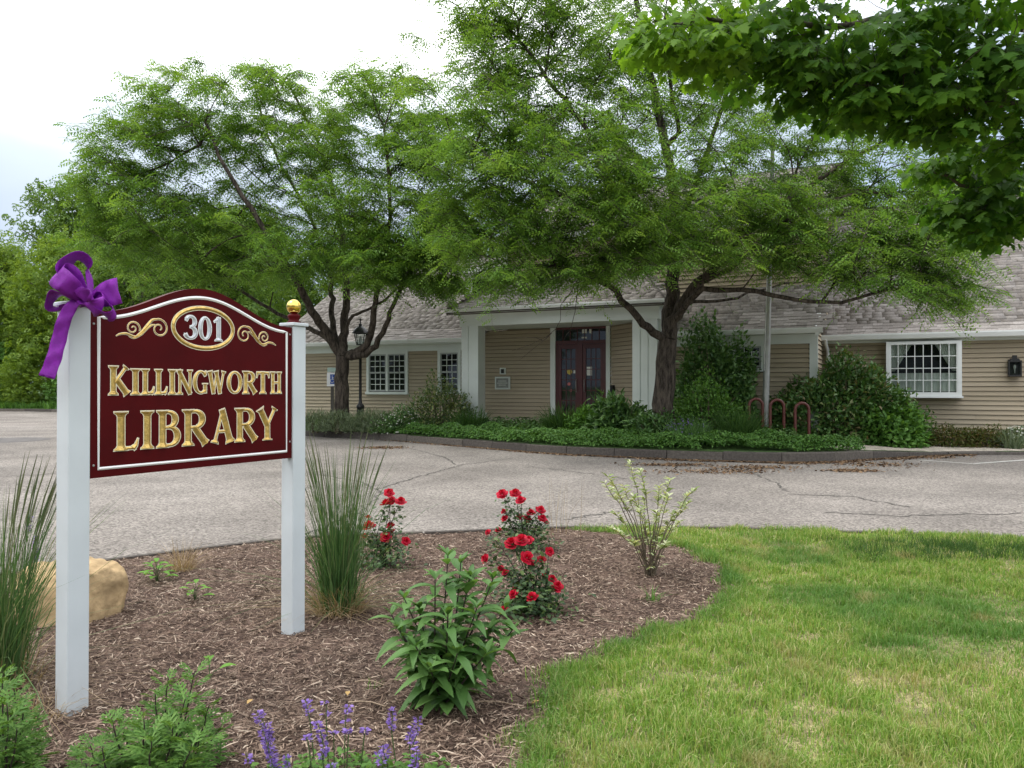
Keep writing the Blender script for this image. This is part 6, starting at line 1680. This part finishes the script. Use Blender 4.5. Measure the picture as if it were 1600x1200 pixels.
rose_bush('red rose bush nearest the leafy perennial, low and full', (832, 958), [(800, 850, .05, 30), (815, 846, .0, 32), (826, 845, .06, 22), (763, 832, 0, 14), (759, 873, -.02, 20), (823, 872, -.05, 30), (858, 862, .02, 20), (833, 878, .02, 18), (846, 875, .05, 20), (862, 905, 0, 20), (870, 917, -.04, 26), (803, 929, -.15, 22), (832, 934, -.18, 26), (788, 954, -.2, 20), (790, 895, -.02, 16), (783, 889, .05, 16), (852, 900, .1, 16), (806, 915, .1, 14)], 840, .30, .5, 1500, 1)
rose_bush('red rose bush standing behind, against the asphalt edge', (818, 862), [(785, 773, 0, 24), (805, 772, .05, 24), (814, 783, -.05, 22), (788, 800, 0, 14), (830, 803, 0, 20), (844, 798, .03, 22), (847, 811, 0, 20), (823, 811, .03, 18), (789, 811, -.03, 16), (779, 829, .05, 16), (812, 808, .06, 14), (853, 816, .04, 12)], 770, .34, .6, 1200, 2)
rose_bush('red rose bush half hidden behind the tall reed grass', (598, 886), [(608, 771, 0, 22), (603, 789, -.03, 24), (612, 783, .03, 20), (626, 785, 0, 24), (577, 824, -.05, 28), (610, 822, 0, 18), (603, 840, -.05, 24), (634, 846, -.05, 20), (575, 808, .02, 10), (570, 838, .03, 14), (614, 830, .05, 12)], 770, .30, .6, 1000, 3)

# feather reed grass
def reed(label, base_px, n, h, spread, seed, lean=.22, nstraw=260, plumes=40, Yd=None):
    global rng
    keep = rng; rng = np.random.default_rng(seed); c = gp(*base_px)
    rt = root('reed_grass', (c[0], c[1], 0), label, 'ornamental grass')
    zf = lambda X, Y: np.zeros_like(X)
    V, F = tuft_stuff('x', [(c[0], c[1])], n, h, spread, .0058, None, '', zf, lean); V[:, 2] += 0; fast_obj('blades', V, F, M_reed, rt)
    V, F = tuft_stuff('x', [(c[0], c[1])], n // 4, h * .60, spread * 1.1, .006, None, '', zf, .9); fast_obj('arching_blades', V, F, M_reed, rt)
    V, F = tuft_stuff('x', [(c[0], c[1])], nstraw, h * .30, spread * 1.5, .004, None, '', zf, 1.3); fast_obj('dry_blades', V, F, M_straw, rt)
    m = MB()
    for k in range(plumes):
        a = rng.random() * 6.28; q = math.sqrt(rng.random()) * spread; x, y = c[0] + q * math.cos(a), c[1] + q * math.sin(a); hh = h * (.92 + .25 * rng.random()); ln = .10 + .14 * rng.random()
        P = np.array([(x + ln * hh * t * t * math.cos(a), y + ln * hh * t * t * math.sin(a), hh * t) for t in np.linspace(0, 1, 7)])
        rr = np.array([.0016, .0016, .0015, .0013, .0016, .0042, .0006]); m.tube(P, rr, 4)
    m.build('plume', M_plume, rt); rng = keep
reed('tall feather reed grass clump right of the white sign post', (530, 955), 430, 1.06, .105, 8, lean=.20, nstraw=420)
reed('tall feather reed grass at the left edge of the bed', (-12, 1075), 420, 1.02, .14, 9, lean=.26)
strap_clump('dry_grass_tuft', 'dry tan grass tuft behind the small bright weed', 'grass tuft', tuple(gp(285, 893)[:2]), 220, .30, .07, .003, M_straw, .8, zb=0.0, seed=11)
strap_clump('dry_grass_tuft', 'thin dry grass wisps by the asphalt edge', 'grass tuft', tuple(gp(872, 838)[:2]), 22, .62, .25, .003, M_straw, .25, zb=0.0, seed=12)
strap_clump('dry_grass_tuft', 'dry straw around the foot of the left sign post', 'grass tuft', tuple(gp(62, 1118)[:2]), 120, .18, .13, .003, M_straw, 1.2, zb=0.0, seed=13)

# variegated willow
def willow():
    r = np.random.default_rng(15); c = gp(1016, 903); Y = c[1]; rt = root('variegated_shrub', (c[0], Y, 0), 'sparse variegated shrub with bare stems on the right of the bed', 'shrub')
    tips = [(985, 722, 0), (1000, 735, .1), (950, 745, -.1), (945, 755, .05), (965, 770, 0), (975, 760, .2), (1010, 770, .1), (1030, 760, 0), (1048, 750, .15), (1045, 775, -.1), (1085, 765, 0), (1075, 785, .1), (1055, 800, -.05), (990, 775, -.2), (1000, 800, -.25), (960, 800, .2), (1025, 800, -.2), (1035, 825, .2), (955, 825, -.1), (1010, 830, .2), (1040, 850, -.1), (985, 845, -.2), (1062, 815, .2)]
    m = MB(); LP, LD = [], []
    for px, py, d in tips:
        p = at(px, py, Y + d); b = np.array([c[0] + r.normal() * .02, Y + r.normal() * .02, -.02]); mid = b + (p - b) * .5 + np.array([(b[0] - p[0]) * .22, 0, .06]); q = np.linspace(0, 1, 9)[:, None]
        P = (1 - q) ** 2 * b + 2 * q * (1 - q) * mid + q * q * p; P[1:-1] += r.normal(size=(7, 3)) * .006; m.tube(P, np.linspace(.0065, .002, 9), 5)
        for t in np.linspace(.76, 1, 10):
            i = min(7, int(t * 8)); f = t * 8 - i; pp = P[i] * (1 - f) + P[i + 1] * f
            for s in range(3): LP.append(pp); a = r.random() * 6.28; LD.append((math.cos(a), math.sin(a), .35 + .6 * r.random()))
        for t in (.3, .45): 
            i = int(t * 8)
            if r.random() < .5: e = P[i] + np.array([r.normal() * .05, r.normal() * .05, .12]); m.tube([P[i], e], [.003, .0015], 4)
    a = r.random(60) * 6.28
    for k in range(60): LP.append(np.array([c[0] + r.normal() * .05, Y + r.normal() * .05, .05 + .28 * r.random()])); LD.append((math.cos(a[k]), math.sin(a[k]), .3))
    n = len(LP); V, F = scatter(*oval_leaf(w=.30, droop=.2), frames(np.array(LD), r.normal(size=(n, 3)) * .3 + [0, 0, 1], .056 * (.6 + .7 * r.random(n))), np.array(LP))
    fast_obj('foliage', V, F, M_varieg, rt); m.build('stem', M_twig, rt)
willow()

# mugwort: deeply cut leaves
def cut_leaf():
    V, F = [], []
    def lobe(x0, y0, dx, dy, L, w, z0):
        n = math.hypot(dx, dy); dx, dy = dx / n, dy / n; b = len(V)
        V.extend([(x0 - dy * w * .4, y0 + dx * w * .4, z0), (x0 + dy * w * .4, y0 - dx * w * .4, z0), (x0 + dx * L * .6 + dy * w, y0 + dy * L * .6 - dx * w, z0 - .03), (x0 + dx * L, y0 + dy * L, z0 - .09), (x0 + dx * L * .6 - dy * w, y0 + dy * L * .6 + dx * w, z0 - .03)])
        F.append((b, b + 1, b + 2, b + 3)); F.append((b, b + 3, b + 4, b + 4))
    lobe(0, 0, 1, 0, 1.0, .055, 0)
    for x, L in ((.28, .42), (.48, .46), (.66, .34)):
        for s in (-1, 1):
            lobe(x, 0, .75, s * .8, L, .050, -.04 * x); lobe(x + L * .28, s * L * .30, .95, s * .35, L * .55, .036, -.04)
    return np.array(V), np.array(F)
CL = cut_leaf()
def mugwort(label, base, tops, seed, sc=.125):
    r = np.random.default_rng(seed); rt = root('mugwort', (base[0], base[1], 0), label, 'weed'); m = MB(); P_, D_, S_ = [], [], []
    for (px, py, d) in tops:
        p = at(px, py, base[1] + d); b = np.array([base[0] + (p[0] - base[0]) * .6 + r.normal() * .02, base[1] + d * .8, -.01]); q = np.linspace(0, 1, 8)[:, None]; P = b + (p - b) * q + r.normal(size=(8, 3)) * .004; m.tube(P, np.linspace(.005, .002, 8), 5)
        n = int(8 + 48 * p[2]); yaw = r.random() * 6
        for i in range(n):
            t = .15 + .85 * (i + .5) / n; yaw += 2.4; j = min(6, int(t * 7)); f = t * 7 - j; P_.append(P[j] * (1 - f) + P[j + 1] * f); D_.append((math.cos(yaw), math.sin(yaw), .15 + .9 * t * t + r.normal() * .12)); S_.append(sc * (1.15 - .55 * t) * (.8 + .4 * r.random()))
    n = len(P_); V, F = scatter(*CL, frames(np.array(D_), r.normal(size=(n, 3)) * .2 + [0, 0, 1], np.array(S_)), np.array(P_))
    F3 = F.copy()
    o = fast_obj('foliage', V, F3, M_mug, rt); m.build('stem', M_darkstem, rt)
b1 = gp(235, 1225)
mugwort('ferny leaved light green weed clump at the bottom left', (b1[0], b1[1]), [(262, 1055, .05), (305, 1048, .12), (245, 1085, 0), (290, 1090, -.05), (330, 1100, .1), (175, 1125, 0), (190, 1128, .1), (225, 1120, -.1), (270, 1130, -.15), (320, 1140, -.1), (140, 1165, -.05), (165, 1170, -.12), (240, 1150, -.2), (345, 1135, .15), (300, 1160, -.2), (120, 1180, .1)], 1)
b2 = gp(5, 1235)
mugwort('ferny leaved green weed clump in the bottom left corner', (b2[0], b2[1]), [(5, 1048, 0), (-15, 1060, .1), (25, 1075, .1), (15, 1100, -.1), (40, 1110, .05), (-20, 1110, 0), (30, 1140, -.1), (-5, 1150, -.15), (48, 1150, .1)], 2)

# catmint: purple whorled spikes over grey-green leaves
def catmint(label, base, spikes, seed, nl=240, spread=.16):
    r = np.random.default_rng(seed); rt = root('catmint', (base[0], base[1], 0), label, 'flower', 'catmint plants in the sign bed'); m = MB(); FP, FD = [], []
    for (x0, y0, x1, y1, d) in spikes:
        top = at(x0, y0, base[1] + d); low = at(x1, y1, base[1] + d)
        low[2] = max(low[2], .02); b = np.array([base[0] + (low[0] - base[0]) * .8, base[1] + d, 0]); m.tube([b, low, (low + top) / 2 + r.normal(size=3) * .004, top], [.003, .0025, .002, .001], 4)
        L = np.linalg.norm(top - low); nw = max(3, int(L / .017))
        for i in range(nw):
            c = low + (top - low) * (i + .3) / nw
            if r.random() < .12: continue
            for k in range(9): a = r.random() * 6.28; FP.append(c + np.array([math.cos(a), math.sin(a), r.normal() * .4]) * .006); FD.append((math.cos(a), math.sin(a), .5 + .5 * r.random()))
    n = len(FP); V, F = scatter(*oval_leaf(w=.7, droop=.4), frames(np.array(FD), r.normal(size=(n, 3)) * .4 + [0, 0, 1], .016 * (.7 + .6 * r.random(n))), np.array(FP)); fast_obj('flowers', V, F, M_purple, rt)['kind'] = 'stuff'; m.build('stem', M_stem, rt)
    if nl:
        a = r.random(nl) * 6.28; q = np.sqrt(r.random(nl)) * spread; P = np.stack([base[0] + q * np.cos(a) * 1.5, base[1] + q * np.sin(a), .02 + .10 * r.random(nl) * (1 - q / spread * .6)], 1); d = rdir(nl, r); d[:, 2] = .3 * np.abs(d[:, 2])
        V, F = scatter(*oval_leaf(w=.66), frames(d, r.normal(size=(nl, 3)) * .35 + [0, 0, 1], .026 * (.7 + .6 * r.random(nl))), P); fast_obj('foliage', V, F, M_mug, rt)
c1 = gp(420, 1240); catmint('purple catmint spikes at the bottom, nearest the ferny weed', (c1[0], c1[1]), [(402, 1110, 428, 1200, 0), (447, 1180, 452, 1210, .03), (418, 1130, 432, 1205, .05), (385, 1175, 395, 1215, -.05), (408, 1112, 420, 1150, .04)], 1, 120, .12)
c2 = gp(520, 1235); catmint('purple catmint patch in the middle of the bottom edge', (c2[0], c2[1]), [(478, 1092, 485, 1125, .10), (508, 1092, 510, 1118, .12), (495, 1125, 505, 1160, 0), (508, 1160, 505, 1185, -.02), (522, 1140, 522, 1150, .1), (545, 1100, 540, 1130, .1), (543, 1140, 545, 1145, .06), (518, 1190, 522, 1215, -.04), (480, 1150, 482, 1158, .05), (590, 1165, 600, 1215, -.02), (572, 1138, 570, 1146, .05)], 2, 620, .20)
c3 = gp(645, 1225); catmint('purple catmint spikes below the leafy perennial', (c3[0], c3[1]), [(655, 1118, 645, 1165, .05), (613, 1105, 612, 1140, .12), (650, 1125, 640, 1155, .1), (652, 1165, 648, 1200, -.02), (600, 1162, 603, 1185, .05)], 3, 160, .12)
c4 = gp(48, 925); catmint('purple flower spikes behind the left reed grass', (c4[0], c4[1]), [(49, 806, 44, 835, 0), (58, 836, 52, 862, .03), (60, 856, 58, 875, .02)], 4, 80, .12)

# small broad-leaved weeds
def weed(label, px, n, sc, seed):
    r = np.random.default_rng(seed); c = gp(*px); rt = root('broadleaf_weed', (c[0], c[1], 0), label, 'weed'); me = [lance_mesh(M_weed, .62, .30, .14, 5), lance_mesh(M_weed, .55, .5, .14, 5)]
    m = MB()
    for k in range(n):
        a = k * 2.4 + r.normal() * .2; t = (k + .5) / n; hh = sc * (.35 + 1.1 * t); rr = sc * .55 * (1 - .6 * t); p = np.array([c[0] + rr * math.cos(a), c[1] + rr * math.sin(a), hh]); m.tube([(c[0], c[1], 0), (c[0] + rr * .4 * math.cos(a), c[1] + rr * .4 * math.sin(a), hh * .75), p], .002, 4)
        leaf_obj(me[k % 2], rt, p, (math.cos(a), math.sin(a), .25 + .3 * t), (0, 0, 1), sc * (.95 - .35 * t))
    m.build('stem', M_stem, rt)
weed('bright green weed in front of the dry tuft', (246, 910), 16, .115, 1)
weed('small bright green weed alone on the mulch', (305, 940), 8, .10, 2)
weed('single bright leaf shoot above the ferny weed', (328, 1062), 3, .10, 3)
strap_clump('grass_sprig', 'tiny grass sprig at the foot of the variegated shrub', 'grass tuft', tuple(gp(1020, 942)[:2]), 26, .16, .04, .006, M_cover, .6, zb=0.0, seed=21)
strap_clump('grass_sprig', 'tiny green sprig on the mulch left of the perennial', 'grass tuft', tuple(gp(583, 1075)[:2]), 14, .07, .03, .004, M_weed, .7, zb=0.0, seed=22)

# fallen leaves lying on lawn and mulch
def fallen():
    r = np.random.default_rng(9); me = lance_mesh(plain('fallen_leaf_brown', (.42, .27, .10), .8, var=.3, scale=20), .55, .15, .2, 4)
    for (px, py, lab) in ((1005, 612 + 610, None), (883, 1078, 'brown fallen leaf on the mulch edge beside the lawn'), (905, 1058, 'small tan fallen leaf at the bed edge'), (842, 1098, 'pale fallen leaf near the bottom of the bed edge'), (544, 1083, 'cream fallen leaf near the catmint'), (395, 1096, 'yellow fallen leaf left of the catmint')):
        if lab is None: continue
        c = gp(px, py, .02); o = bpy.data.objects.new('fallen_leaf', me); C.objects.link(o); BASE[o] = np.zeros(3); tag(o, lab, 'leaf', 'fallen leaves')
        o.matrix_basis = Matrix.Translation(Vector(c + [0, 0, .012])) @ Matrix.Rotation(r.random() * 6.28, 4, 'Z') @ Matrix.Scale(.05, 4)
fallen()
